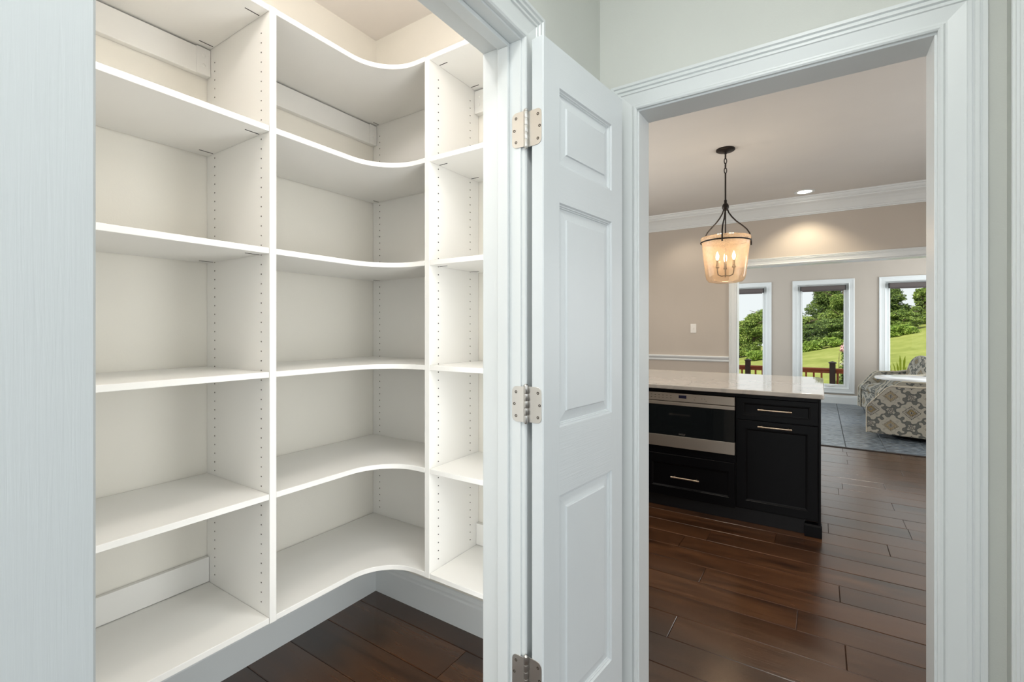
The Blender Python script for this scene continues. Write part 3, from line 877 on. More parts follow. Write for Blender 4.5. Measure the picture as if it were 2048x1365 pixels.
# local x along dv, local -y along nv  -> rotation about z
d1 = thing('door_1', pF, 'white three panel pantry door leaf swung open against the wall', None, kind='structure', rotz=math.atan2(dv.y, dv.x))
build_door(d1, 0.412, 2.040, 0.035, False, True)
Ri = Matrix.Rotation(-math.atan2(dv.y, dv.x), 3, 'Z')
PIN = Vector((-0.5925, 0.9665, 0))
for hz in (1.8275, 1.164, 0.512):
    hg = bpy.data.objects.new('hinge', None)
    hg.empty_display_size = 0.03
    COL.objects.link(hg)
    hg.parent = d1
    hg.location = Ri @ (PIN - pF) + Vector((0, 0, hz))
    hg.rotation_euler = (0, 0, -d1.rotation_euler.z)      # hinge local axes = world axes
    H = 0.086
    # jamb plate on the jamb face (plane Y = JR), runs towards -X
    mb = MB()
    mb.prism([(-p, q) for p, q in rrect(0.0375, H, 0.013, ('tr', 'br'))], 'y', JR - PIN.y - 0.0016, JR - PIN.y)
    mb.build('jamb_plate', M['nickel'], hg, bevel=0.0004, seg=1)
    # door plate on the leaf edge
    e0 = pF - nv * 0.0445 - PIN
    mb = MB()
    pts = [(p, q) for p, q in rrect(0.0405, H, 0.013, ('tr', 'br'))]
    vv = []
    for off in (0.0, -0.0016):
        for p, q in pts:
            q3 = e0 + nv * p + dv * off
            vv.append((q3.x, q3.y, q))
    n = len(pts)
    mb.add(vv, [tuple(range(n)), tuple(range(n, 2 * n))[::-1]] + [(i, (i + 1) % n, n + (i + 1) % n, n + i) for i in range(n)])
    mb.build('door_plate', M['nickel'], hg, bevel=0.0004, seg=1)
    mb = MB()
    rr = 0.0058
    segz = np.linspace(-H / 2, H / 2, 6)
    prof = []
    for k5 in range(5):
        prof += [(rr, segz[k5] + 0.0006), (rr, segz[k5 + 1] - 0.0006), (rr - 0.0009, segz[k5 + 1] - 0.0003)]
    prof = [(0, -H / 2 - 0.005), (0.0035, -H / 2 - 0.004), (rr - 0.0005, -H / 2 - 0.0005)] + prof + [(rr + 0.0004, H / 2), (rr + 0.0004, H / 2 + 0.003), (0.003, H / 2 + 0.006), (0, H / 2 + 0.0065)]
    mb.lathe(prof, 16)
    mb.build('barrel', M['nickel'], hg, smooth=True)
    for sx, sz in ((-0.026, 0.029), (-0.031, 0.0), (-0.026, -0.029)):
        mb = MB()
        mb.lathe([(0, -0.0002), (0.0012, -0.0004), (0.0016, 0.0002), (0.0034, 0.0006), (0.0036, 0)], 10)
        o = mb.build('screw', M['screw'], hg)
        o.rotation_euler = (math.radians(90), 0, 0)
        o.location = (sx, JR - PIN.y - 0.0017, sz)
    for p, sz in ((0.030, 0.029), (0.035, 0.0), (0.030, -0.029)):
        mb = MB()
        mb.lathe([(0, -0.0002), (0.0012, -0.0004), (0.0016, 0.0002), (0.0034, 0.0006), (0.0036, 0)], 10)
        o = mb.build('screw', M['screw'], hg)
        q3 = e0 + nv * p - dv * 0.0017
        o.rotation_euler = (math.radians(90), 0, -ANG)
        o.location = (q3.x, q3.y, sz)
# left leaf, opened flat against the hall wall
d2 = thing('door_2', (-0.5755, 0.158, 0), 'white pantry door leaf filling the left edge of the picture', None, kind='structure', rotz=math.radians(90 - 0.6))
build_door(d2, 0.412, 2.040, 0.026, True, False)
# ------------------------------------------------------------------ pantry shelving
SZ = [0.403, 0.807, 1.206, 1.611, 2.010, 2.403]      # shelf tops
T = 0.019
XF, YF = -1.501, 1.341
ZB = 0.384
def hole_panel(mb, face, cols, u0, u1, z0, z1, thick, sgn, mk):
    """panel whose front face (w=0) carries drilled columns; mk(u,z,w) -> 3d ; body goes to w=-thick"""
    r, dp, pit = 0.0027, 0.008, 0.032
    zs0 = z0 + 0.040
    n = int((z1 - 0.03 - zs0) / pit)
    half = 0.008
    edges = [u0]
    for cu in cols:
        edges += [cu - half, cu + half]
    edges.append(u1)
    edges = sorted(edges)
    def quad(a, b, c, d, w=0.0, mi=0):
        mb.add([mk(a, c, w), mk(b, c, w), mk(b, d, w), mk(a, d, w)], [(0, 1, 2, 3)], mi)
    for i in range(0, len(edges), 2):
        quad(edges[i], edges[i + 1], z0, z1)
    for cu in cols:
        a, b = cu - half, cu + half
        quad(a, b, z0, zs0)
        quad(a, b, zs0 + n * pit, z1)
        for k in range(n):
            c, d = zs0 + k * pit, zs0 + (k + 1) * pit
            cz = (c + d) / 2
            K = 8
            circ = [(cu + r * math.cos(math.pi / 4 + 2 * math.pi * j / K), cz + r * math.sin(math.pi / 4 + 2 * math.pi * j / K)) for j in range(K)]
            outer = [(b, d), ((a + b) / 2, d), (a, d), (a, cz), (a, c), ((a + b) / 2, c), (b, c), (b, cz)]
            v = [mk(p[0], p[1], 0) for p in outer] + [mk(p[0], p[1], 0) for p in circ] + [mk(p[0], p[1], -dp) for p in circ]
            f = [(j, (j + 1) % K, K + (j + 1) % K, K + j) for j in range(K)]
            mb.add(v, f, 0)
            mb.add(v, [(K + j, K + (j + 1) % K, 2 * K + (j + 1) % K, 2 * K + j) for j in range(K)] + [tuple(range(2 * K, 3 * K))], 1)
    # remaining five faces
    w = -thick
    P = lambda u, z, ww: mk(u, z, ww)
    mb.add([P(u0, z0, w), P(u1, z0, w), P(u1, z1, w), P(u0, z1, w), P(u0, z0, 0), P(u1, z0, 0), P(u1, z1, 0), P(u0, z1, 0)],
           [(0, 1, 2, 3), (0, 1, 5, 4), (1, 2, 6, 5), (2, 3, 7, 6), (3, 0, 4, 7)])
YP1, YP1b = 0.851, 0.873
ZT = 2.403
sp = [M['shelf'], M['hole']]
def slot(parent, org, x0, x1, y0, y1, z):
    MB().box(x0, x1, y0, y1, z - 0.0012, z + 0.001).build('cam_slot', M['dark_gap'], parent, org=org, fixn=False)

# unit 1: the long bay on the left
u1 = thing('shelving_unit', (-1.72, 0.46, ZB), 'left white pantry shelving bay with six straight shelves', 'shelving', 'pantry shelving bays')
og = u1.location
mb = MB()
hole_panel(mb, 0, [-1.866, -1.552], XL + 0.002, XF, ZB, ZT, YP1b - YP1, 1, lambda u, z, w: (u, YP1 - w, z))
mb.build('side_panel', sp, u1, org=og, fixn=False)
MB().box(XL + 0.002, XF, 0.05, 0.072, ZB, ZT).build('side_panel', M['shelf'], u1, org=og, bevel=0.001)
for i, z in enumerate(SZ):
    MB().box(XL + 0.006, XF - 0.0015, 0.0725, YP1 - 0.0008, z - T, z).build('shelf', M['shelf'], u1, org=og, bevel=0.0012)
    if i:
        slot(u1, og, -1.5545, -1.552, YP1 - 0.052, YP1 - 0.006, z - T)
        slot(u1, og, -1.868, -1.8655, YP1 - 0.052, YP1 - 0.006, z - T)
mb = MB()
mb.box(XL + 0.001, XL + 0.027, 0.0725, YP1 - 0.001, 2.282, 2.378)
mb.build('hang_rail', M['shelf'], u1, org=og, bevel=0.002)
mb = MB()
mb.box(XL + 0.027, XL + 0.031, YP1 - 0.048, YP1 - 0.001, 2.282, 2.380)
mb.build('rail_bracket', M['shelf'], u1, org=og, bevel=0.001)
for dz in (2.352, 2.316):
    mb = MB().lathe([(0, 0.002), (0.004, 0.0018), (0.0065, 0)], 12)
    o = mb.build('screw_cap', M['shelf'], u1)
    o.rotation_euler = (0, math.radians(90), 0)
    o.location = (XL + 0.031 - og[0], YP1 - 0.024 - og[1], dz - og[2])
MB().box(XL + 0.002, XL + 0.020, 0.0725, YP1 - 0.001, 0.405, 0.497).build('toe_board', M['shelf'], u1, org=og, bevel=0.001)

# unit 2: the corner bay with curved shelves
u2 = thing('shelving_unit', (-1.72, 1.27, ZB), 'corner white pantry shelving bay with curved front shelves', 'shelving', 'pantry shelving bays')
og = u2.location
mb = MB()
hole_panel(mb, 0, [-1.875], XL + 0.002, XF + 0.012, ZB, ZT, 0.018, 1, lambda u, z, w: (u, YR - 0.020 - w, z))
mb.build('side_panel', sp, u2, org=og, fixn=False)
XP2, XP2b = -1.259, -1.282
R = 0.17
arc = [(XF + R - R * math.cos(a), YF - R + R * math.sin(a)) for a in np.linspace(0, math.pi / 2, 14)]
for i, z in enumerate(SZ):
    out = [(XF - 0.0015, YP1b + 0.0008)] + [(p[0] - 0.0015, p[1]) for p in arc] + [(XP2b - 0.0008, YF), (XP2b - 0.0008, YR - 0.021), (XL + 0.006, YR - 0.021), (XL + 0.006, YP1b + 0.0008)]
    MB().prism(out, 'z', z - T, z).build('shelf', M['shelf'], u2, org=og, bevel=0.0012, smooth=True)
    if i:
        slot(u2, og, -1.8765, -1.874, YR - 0.060, YR - 0.026, z - T)
mb = MB()
mb.box(XL + 0.001, XL + 0.027, YP1b + 0.001, YR - 0.022, 2.282, 2.378)
mb.build('hang_rail', M['shelf'], u2, org=og, bevel=0.002)
MB().box(XL + 0.027, XL + 0.031, YR - 0.066, YR - 0.022, 2.282, 2.380).build('rail_bracket', M['shelf'], u2, org=og, bevel=0.001)
for dz in (2.352, 2.316):
    o = MB().lathe([(0, 0.002), (0.004, 0.0018), (0.0065, 0)], 12).build('screw_cap', M['shelf'], u2)
    o.rotation_euler = (0, math.radians(90), 0)
    o.location = (XL + 0.031 - og[0], YR - 0.044 - og[1], dz - og[2])

# unit 3: the bay on the right wall
u3 = thing('shelving_unit', (-1.0, 1.5, ZB), 'right white pantry shelving bay beside the door jamb', 'shelving', 'pantry shelving bays')
og = u3.location
mb = MB()
hole_panel(mb, 0, [1.393, 1.594], YF, YR - 0.002, ZB, ZT - 0.004, XP2 - XP2b, 1, lambda u, z, w: (XP2 + w, u, z))
mb.build('side_panel', sp, u3, org=og, fixn=False)
MB().box(-0.745, -0.7255, YF, YR - 0.002, ZB, ZT).build('side_panel', M['shelf'], u3, org=og, bevel=0.001)
for i, z in enumerate(SZ):
    MB().box(XP2 + 0.0008, -0.7458, YF + 0.0015, YR - 0.006, z - T, z).build('shelf', M['shelf'], u3, org=og, bevel=0.0012)
    if i:
        slot(u3, og, XP2 + 0.006, XP2 + 0.046, 1.392, 1.3945, z - T)
        slot(u3, og, XP2 + 0.006, XP2 + 0.046, 1.593, 1.5955, z - T)
MB().box(XP2 + 0.001, -0.746, YR - 0.027, YR - 0.001, 2.282, 2.378).build('hang_rail', M['shelf'], u3, org=og, bevel=0.002)
MB().box(XP2 + 0.001, XP2 + 0.046, YR - 0.031, YR - 0.027, 2.282, 2.380).build('rail_bracket', M['shelf'], u3, org=og, bevel=0.001)
for dz in (2.352, 2.316):
    o = MB().lathe([(0, 0.002), (0.004, 0.0018), (0.0065, 0)], 12).build('screw_cap', M['shelf'], u3)
    o.rotation_euler = (math.radians(90), 0, 0)
    o.location = (XP2 + 0.024 - og[0], YR - 0.031 - og[1], dz - og[2])
MB().box(XP2 + 0.001, -0.746, YR - 0.020, YR - 0.002, 0.405, 0.497).build('toe_board', M['shelf'], u3, org=og, bevel=0.001)

# ------------------------------------------------------------------ kitchen island
def panel_front(name, parent, org, x0, x1, z0, z1, y, inset, mat, face=-1):
    """cabinet front, 20 mm thick, with a recessed moulded panel; front at y looking along face"""
    mb = MB()
    f = face
    def rect(u, d):
        return [(x0 + u, y - f * d, z0 + u), (x0 + u, y - f * d, z1 - u), (x1 - u, y - f * d, z1 - u), (x1 - u, y - f * d, z0 + u)]
    rings = [(0, 0.020), (0, 0.002), (0.002, 0), (inset[0], 0), (inset[0] + 0.003, 0.003), (inset[0] + 0.006, 0.003), (inset[0] + 0.009, 0.0065), (inset[0] + 0.013, 0.008)]
    if isinstance(inset[1], float) and inset[1] != inset[0]:
        def rect(u, d):
            k = min(u / inset[0], 1.0)
            e = u + k * (inset[1] - inset[0])
            return [(x0 + u, y - f * d, z0 + e), (x0 + u, y - f * d, z1 - e), (x1 - u, y - f * d, z1 - e), (x1 - u, y - f * d, z0 + e)]
    mb.ring_sweep(rect, rings, closed=True)
    mb.add(rect(*rings[-1]), [(0, 1, 2, 3)])
    return mb.build(name, mat, parent, org=org)
def bar_handle(parent, org, xc, z, y, L=0.20, face=-1):
    mb = MB()
    r = 0.0058
    yb = y + face * 0.030
    mb.tube([(xc - L / 2, yb, z), (xc - L / 2 + 0.002, yb, z), (xc - L / 2 + 0.034, yb, z), (xc - L / 2 + 0.0345, yb, z), (xc + L / 2 - 0.0345, yb, z), (xc + L / 2 - 0.034, yb, z), (xc + L / 2 - 0.002, yb, z), (xc + L / 2, yb, z)],
            [0.005, 0.0068, 0.0068, r, r, 0.0068, 0.0068, 0.005], 10)
    for s in (-1, 1):
        mb.tube([(xc + s * (L / 2 - 0.022), y, z), (xc + s * (L / 2 - 0.022), yb, z)], 0.0046, 8)
    return mb.build('handle', M['brass'], parent, org=org, smooth=True)
IY = 3.610
ib = thing('kitchen_island', (-1.2, 4.2, 0), 'dark navy black kitchen island under a pale quartz top', 'island')
og = ib.location
mb = MB()
mb.box(-2.4, -1.120, IY + 0.022, 4.60, 0.095, 0.8985).box(-0.496, -0.004, IY + 0.022, 4.60, 0.095, 0.8985).box(-1.12, -0.496, 4.15, 4.60, 0.095, 0.8985).box(-1.12, -0.496, IY + 0.022, 4.15, 0.095, 0.44)
mb.build('cabinet_body', M['navy'], ib, org=og)
mb = MB().box(-1.120, -0.494, IY + 0.004, IY + 0.024, 0.874, 0.8985).box(-0.496, -0.0885, IY + 0.004, IY + 0.024, 0.873, 0.8985).box(-2.4, -1.122, IY + 0.004, IY + 0.024, 0.09, 0.8985).box(-1.121, -0.494, IY + 0.004, IY + 0.024, 0.409, 0.462)
mb.build('face_frame', M['navy'], ib, org=og)
MB().box(-2.38, -0.088, 3.646, 4.55, 0.0, 0.095).build('toe_kick', M['toe'], ib, org=og)
mb = MB().box(-0.012, 0.004, IY + 0.006, 4.60, 0.08, 0.8985)
mb.build('end_panel', M['navy'], ib, org=og, bevel=0.003)
mb = MB()
mb.prism([(IY - 0.006, 0), (IY - 0.006, 0.070), (IY + 0.002, 0.081), (IY + 0.06, 0.081), (IY + 0.06, 0)], 'x', -0.087, 0.010)
mb.build('foot', M['navy'], ib, org=og, bevel=0.002)
dr = panel_front('drawer', ib, og, -0.488, -0.013, 0.721, 0.870, IY, (0.040, 0.032), M['navy'])
bar_handle(dr, og, -0.255, 0.798, IY)
do = panel_front('door', ib, og, -0.488, -0.013, 0.107, 0.715, IY, (0.054, 0.054), M['navy'])
bar_handle(do, og, -0.255, 0.683, IY)
d3 = panel_front('drawer', ib, og, -1.118, -0.502, 0.092, 0.406, IY, (0.036, 0.066), M['navy'])
bar_handle(d3, og, -0.832, 0.245, IY, 0.20)
for k2 in range(2):
    x0 = -1.74 - 0.62 * k2
    dd = panel_front('drawer', ib, og, x0, x0 + 0.60, 0.721, 0.870, IY, (0.04, 0.032), M['navy'])
    bar_handle(dd, og, x0 + 0.30, 0.798, IY)
    dd = panel_front('door', ib, og, x0, x0 + 0.60, 0.107, 0.715, IY, (0.054, 0.054), M['navy'])
    bar_handle(dd, og, x0 + 0.30, 0.683, IY)

# worktop with rounded corner
mb = MB()
xr, yf, yb2 = 0.022, 3.572, 4.86
def rc(cx, cy, r, a0, a1, n=7):
    return [(cx + r * math.cos(a), cy + r * math.sin(a)) for a in np.linspace(math.radians(a0), math.radians(a1), n)]
pts = [(-2.46, yf)] + rc(xr - 0.02, yf + 0.02, 0.02, -90, 0) + rc(xr - 0.08, yb2 - 0.08, 0.08, 0, 90) + [(-2.46, yb2)]
mb.prism(pts, 'z', 0.8988, 0.930)
ct = mb.build('countertop', M['quartz'], org=(-1.2, 4.2, 0.9), bevel=0.005, seg=3)
ct.location = (-1.2, 4.2, 0.9)
tag(ct, 'polished pale quartz worktop on the dark island', 'countertop')

# microwave drawer built into the island
mw = thing('microwave_drawer', (-0.807, IY, 0.464), 'stainless steel microwave drawer with black glass in the island front', 'microwave')
og = mw.location
x0, x1 = -1.116, -0.499
mb = MB().box(x0 + 0.01, x1 - 0.01, IY + 0.024, 4.14, 0.464, 0.868)
mb.build('housing', M['toe'], mw, org=og)
cp = MB().box(x0, x1, IY - 0.014, IY + 0.022, 0.8085, 0.868).build('control_panel', M['steel'], mw, org=og, bevel=0.0015)
MB().box(-0.878, -0.823, IY - 0.0150, IY - 0.0135, 0.834, 0.856).build('display', M['display'], cp, org=og)
mb = MB()
for rrow in range(2):
    for kk in range(6):
        mb.box(-1.085 + kk * 0.029, -1.075 + kk * 0.029, IY - 0.0147, IY - 0.0139, 0.8300 + rrow * 0.018, 0.8325 + rrow * 0.018)
for xx, zz in ((-0.765, 0.845), (-0.72, 0.840), (-0.70, 0.840), (-0.69, 0.825), (-0.77, 0.828)):
    mb.box(xx, xx + 0.008, IY - 0.0147, IY - 0.0139, zz, zz + 0.0022)
tag(mb.build('key_marks', M['dark_gap'], cp, org=og, fixn=False), kind='stuff')
MB().box(x0, x1, IY - 0.014, IY + 0.022, 0.778, 0.8035).build('upper_strip', M['steel'], mw, org=og, bevel=0.0015)
gls = MB().box(x0, x1 - 0.001, IY - 0.012, IY + 0.022, 0.551, 0.778).build('glass_front', M['black_glass'], mw, org=og)
MB().box(x0, x1, IY - 0.014, IY + 0.022, 0.464, 0.551).build('lower_strip', M['steel'], mw, org=og, bevel=0.0015)
tcu = bpy.data.curves.new('logo', 'FONT')
tcu.body = 'WOLF'
tcu.size = 0.017
tcu.align_x = 'CENTER'
tcu.extrude = 0.0002
tmp = bpy.data.objects.new('logo_text', tcu)
COL.objects.link(tmp)
bpy.context.view_layer.update()
lme = bpy.data.meshes.new_from_object(tmp.evaluated_get(bpy.context.evaluated_depsgraph_get()))
bpy.data.objects.remove(tmp)
lg = bpy.data.objects.new('logo', lme)
COL.objects.link(lg)
lme.materials.clear()
lme.materials.append(paint('grey_logo_print', (120, 116, 110), 0.5))
lg.parent = gls
lg.rotation_euler = (math.radians(90), 0, 0)
lg.location = (-0.855 - og[0], IY - 0.0124 - og[1], 0.560 - og[2])

# cabinet facing the island (seen only in the microwave glass)
bc = thing('base_cabinet', (-1.55, 2.07, 0), 'dark base cabinet opposite the island, mirrored in the microwave glass', 'cabinet')
og = bc.location
MB().box(-2.35, -0.86, YR + 0.092, 2.36, 0.0, 0.90).build('cabinet_body', M['navy'], bc, org=og)
MB().box(-2.37, -0.84, YR + 0.092, 2.40, 0.90, 0.93).build('worktop', M['quartz'], bc, org=og, bevel=0.004)
for xa2, xb2 in ((-1.45, -0.87), (-2.05, -1.47)):
    for z0, z1 in ((0.12, 0.36), (0.38, 0.62), (0.64, 0.87)):
        dd = panel_front('drawer', bc, og, xa2, xb2, z0, z1, 2.382, (0.05, 0.05), M['navy'], face=1)
        bar_handle(dd, og, (xa2 + xb2) / 2, (z0 + z1) / 2, 2.382, 0.2, face=1)

# ------------------------------------------------------------------ pendant lamp
PX, PY = -0.663, 4.27
pl = thing('pendant_lamp', (PX, PY, CE), 'bronze pendant lamp with speckled amber glass shade above the island', 'lamp')
og = (PX, PY, CE)
MB().lathe([(0, 0), (0.074, 0), (0.074, -0.010), (0.066, -0.016), (0.030, -0.020), (0.014, -0.026), (0.010, -0.040), (0, -0.042)], 28).build('canopy', M['black_metal'], pl, smooth=True)
def link(zc, rot, a=0.010, b2=0.024):
    mb = MB()
    pts = [(a * math.cos(t) * math.cos(rot), a * math.cos(t) * math.sin(rot), zc + b2 * math.sin(t)) for t in np.linspace(0, 2 * math.pi, 17)]
    return mb.tube(pts, 0.0036, 6, cap=False).build('chain_link', M['black_metal'], pl, smooth=True)
for k2, zc in enumerate((-0.058, -0.098, -0.138, -0.178)):
    link(zc, (0.5 if k2 % 2 else 2.07))
MB().tube([(0, 0, -0.196), (0, 0, -0.44)], 0.0065, 10).build('rod', M['black_metal'], pl, smooth=True)
MB().lathe([(0, -0.425), (0.011, -0.425), (0.011, -0.45), (0.02, -0.458), (0.027, -0.475), (0.027, -0.488), (0.02, -0.505), (0.010, -0.512), (0, -0.514)], 18).build('knob', M['black_metal'], pl, smooth=True)
ZRING = -0.775
RR = 0.192
for az in (-121, -1, 119):
    a = math.radians(az) + TH
    rad = [0.016, 0.028, 0.054, 0.090, 0.135, 0.175, 0.200, 0.210, 0.213, 0.213]
    zz = [-0.50, -0.53, -0.565, -0.60, -0.632, -0.665, -0.70, -0.735, -0.765, -0.80]
    MB().tube([(r * math.cos(a), r * math.sin(a), z) for r, z in zip(rad, zz)], 0.0058, 8).build('arm', M['black_metal'], pl, smooth=True)
pts = [(RR * math.cos(t), RR * math.sin(t), ZRING) for t in np.linspace(0, 2 * math.pi, 49)]
MB().tube(pts, 0.0058, 8, cap=False).build('ring', M['black_metal'], pl, smooth=True)
prof = [(0.184, -0.738), (0.190, -0.736), (0.193, -0.742), (0.192, -0.768), (0.184, -0.782), (0.180, -0.82), (0.168, -0.95), (0.156, -1.05), (0.148, -1.085), (0.130, -1.108), (0.08, -1.118), (0, -1.12)]
MB().lathe(prof, 48).build('glass_shade', M['shade'], pl, smooth=True)
MB().tube([(0, 0, -0.51), (0, 0, -1.07)], 0.0055, 8).build('stem', M['black_metal'], pl, smooth=True)
for k2 in range(3):
    a = math.radians(100 + 120 * k2)
    cx, cy = 0.072 * math.cos(a), 0.072 * math.sin(a)
    ar = MB()
    ar.tube([(0, 0, -1.055), (cx * 0.5, cy * 0.5, -1.062), (cx * 0.9, cy * 0.9, -1.05), (cx, cy, -1.02), (cx, cy, -0.99)], 0.0045, 6)
    ar.lathe([(0, -1.0), (0.014, -0.995), (0.016, -0.985), (0.010, -0.98), (0.010, -0.93), (0, -0.93)], 12, (cx, cy, 0))
    ar = ar.build('candle_arm', M['black_metal'], pl, smooth=True)
    MB().lathe([(0, -0.93), (0.007, -0.928), (0.013, -0.910), (0.014, -0.896), (0.009, -0.876), (0.004, -0.862), (0, -0.856)], 12, (cx, cy, 0)).build('bulb', M['bulb'], ar, smooth=True)
    add_light('bulb_light', 'POINT', (PX + cx, PY + cy, CE - 0.895), (0, 0, 0), 3.4, (1.0, 0.80, 0.56), shadow_soft_size=0.02)

# recessed downlight
rl = thing('recessed_light', (-0.143, 6.06, CE), 'lit round recessed downlight in the kitchen ceiling by the crown moulding', 'light')
MB().lathe([(0.068, 0.004), (0.070, -0.003), (0.092, -0.007), (0.098, -0.004), (0.099, 0)], 32).build('trim_ring', M['trim'], rl, smooth=True)
MB().lathe([(0, -0.001), (0.069, -0.001)], 32).build('lens', M['can_lens'], rl)
add_light('downlight_spot', 'SPOT', (-0.143, 6.06, CE - 0.02), (0, 0, 0), 46, (1.0, 0.86, 0.64), spot_size=math.radians(115), spot_blend=0.6, shadow_soft_size=0.06)
rl2 = add_light('downlight_spot', 'SPOT', (-1.42, 5.98, CE - 0.02), (0, 0, 0), 16, (1.0, 0.86, 0.68), spot_size=math.radians(115), spot_blend=0.6, shadow_soft_size=0.06)

# light switch
ls = thing('light_switch', (-1.376, YK, 1.30), 'white toggle light switch on the greige wall left of the opening', 'switch')
MB().box(-0.036, 0.036, -0.006, -0.0005, 0.0, 0.115).build('plate', M['switch'], ls, bevel=0.002)
MB().box(-0.005, 0.005, -0.016, -0.006, 0.045, 0.066).build('toggle', M['switch'], ls, bevel=0.001)

# ------------------------------------------------------------------ armchairs and table in the sunroom
def C2W(lat, dep):
    return (-SN * dep + CS * lat, CS * dep + SN * lat)
def armchair(loc, rotz, label):
    """faces local +x; front plane at x=+0.43, arms at y=+-0.40"""
    t = thing('armchair', (loc[0], loc[1], 0), label, 'armchair', 'swivel armchairs by the window', rotz)
    D, W = 0.43, 0.40
    prof = [(D, 0.055), (D, 0.37), (D - 0.02, 0.405), (D - 0.20, 0.625), (D - 0.24, 0.648), (-0.10, 0.650), (-0.28, 0.68), (-0.40, 0.74), (-0.44, 0.73), (-0.44, 0.055)]
    for s in (1, -1):
        y0, y1 = sorted((s * W, s * (W - 0.11)))
        arm = MB().prism(prof, 'y', y0, y1).build('arm', M['ikat'], t, boxuv=1.0, bevel=0.014, seg=3)
        for yy in (s * (W - 0.004), s * (W - 0.106)):
            MB().tube([(p[0] + (0.002 if i < 3 else 0), yy, p[1] + (0.002 if i > 1 else 0)) for i, p in enumerate(prof[:8])], 0.0055, 6).build('welt', M['welt'], arm)
    Wi = W - 0.112
    MB().box(-0.36, D - 0.012, -Wi, Wi, 0.055, 0.335).build('seat_base', M['ikat'], t, boxuv=1.0, bevel=0.02, seg=3)
    mb = MB()
    # crowned seat cushion
    n = 9
    vv, ff = [], []
    for i in range(n):
        for j in range(n):
            x = -0.26 + (D + 0.26) * i / (n - 1)
            y = -Wi + 2 * Wi * j / (n - 1)
            e = (1 - abs(2 * i / (n - 1) - 1) ** 3) * (1 - abs(2 * j / (n - 1) - 1) ** 3)
            vv.append((x, y, 0.425 + 0.065 * e))
    for i in range(n - 1):
        for j in range(n - 1):
            a = i * n + j
            ff.append((a, a + 1, a + n + 1, a + n))
    m0 = len(vv)
    for i in range(n):
        for j in range(n):
            p = vv[i * n + j]
            vv.append((p[0], p[1], 0.338))
    for i in range(n - 1):
        for j in range(n - 1):
            a = m0 + i * n + j
            ff.append((a, a + n, a + n + 1, a + 1))
    def side(idx):
        for a, b in zip(idx[:-1], idx[1:]):
            ff.append((a, b, b + m0, a + m0))
    side([j for j in range(n)][::-1])
    side([(n - 1) * n + j for j in range(n)])
    side([i * n for i in range(n)])
    side([i * n + n - 1 for i in range(n)][::-1])
    mb.add(vv, ff)
    mb.build('seat_cushion', M['ikat'], t, boxuv=1.0, bevel=0.025, seg=3, smooth=True)
    # shell of the back and the loose arched back cushion
    arch = [(-Wi + 0.005, 0.33)] + [(-(Wi - 0.005) * math.cos(a), 0.62 + 0.20 * math.sin(a) ** 0.8) for a in np.linspace(0.0, math.pi, 15)] + [(Wi - 0.005, 0.33)]
    MB().prism(arch, 'x', -0.43, -0.33).build('backrest', M['ikat'], t, boxuv=1.0, bevel=0.03, seg=3, smooth=True)
    arch = [(-Wi + 0.01, 0.47)] + [(-(Wi - 0.01) * math.cos(a), 0.66 + 0.27 * math.sin(a) ** 0.85) for a in np.linspace(0.0, math.pi, 17)] + [(Wi - 0.01, 0.47)]
    o = MB().prism([(p[0], p[1] - 0.47) for p in arch], 'x', -0.09, 0.09).build('back_cushion', M['ikat'], t, boxuv=1.0, bevel=0.055, seg=4, smooth=True)
    o.location = (-0.23, 0, 0.478)
    o.rotation_euler = (0, math.radians(-12), 0)
    MB().lathe([(0, 0.004), (0.26, 0.004), (0.27, 0.014), (0.26, 0.030), (0.10, 0.04), (0.10, 0.056), (0, 0.056)], 24, (-0.02, 0, 0)).build('swivel_base', M['toe'], t, smooth=True)
    return t
def place_chair(corner, facing, label):
    """corner: front outer corner of the left arm in camera ground axes (lat, dep)"""
    L = math.hypot(*facing)
    fx, fy = facing[0] / L, facing[1] / L
    rx, ry = fy, -fx
    lat = corner[0] - fx * 0.43 + rx * 0.40
    dep = corner[1] - fy * 0.43 + ry * 0.40
    wx, wy = C2W(lat, dep)
    dx, dy = C2W(fx, fy)
    return armchair((wx, wy), math.atan2(dy, dx), label)
place_chair((4.45, 5.91), (-0.67, 0.74), 'nearer grey and cream medallion print armchair, side panel facing the island')
place_chair((5.58, 7.17), (-0.95, 0.31), 'farther medallion print armchair under the right window, seat lit pale')
tx, ty = C2W(5.63, 6.72)
tb = thing('side_table', (tx, ty, 0), 'round white side table between the two patterned armchairs', 'table')
MB().lathe([(0, 0.625), (0.34, 0.625), (0.362, 0.630), (0.365, 0.640), (0.362, 0.655), (0.352, 0.660), (0, 0.660)], 48).build('table_top', M['white_lacquer'], tb, smooth=True)
MB().lathe([(0, 0.02), (0.17, 0.02), (0.175, 0.03), (0.06, 0.06), (0.032, 0.12), (0.028, 0.35), (0.034, 0.56), (0.10, 0.615), (0.12, 0.626), (0, 0.626)], 32).build('pedestal', M['white_lacquer'], tb, smooth=True)
MB().lathe([(0, 0.002), (0.2, 0.002), (0.205, 0.012), (0.19, 0.021), (0, 0.021)], 32).build('foot', M['white_lacquer'], tb, smooth=True)

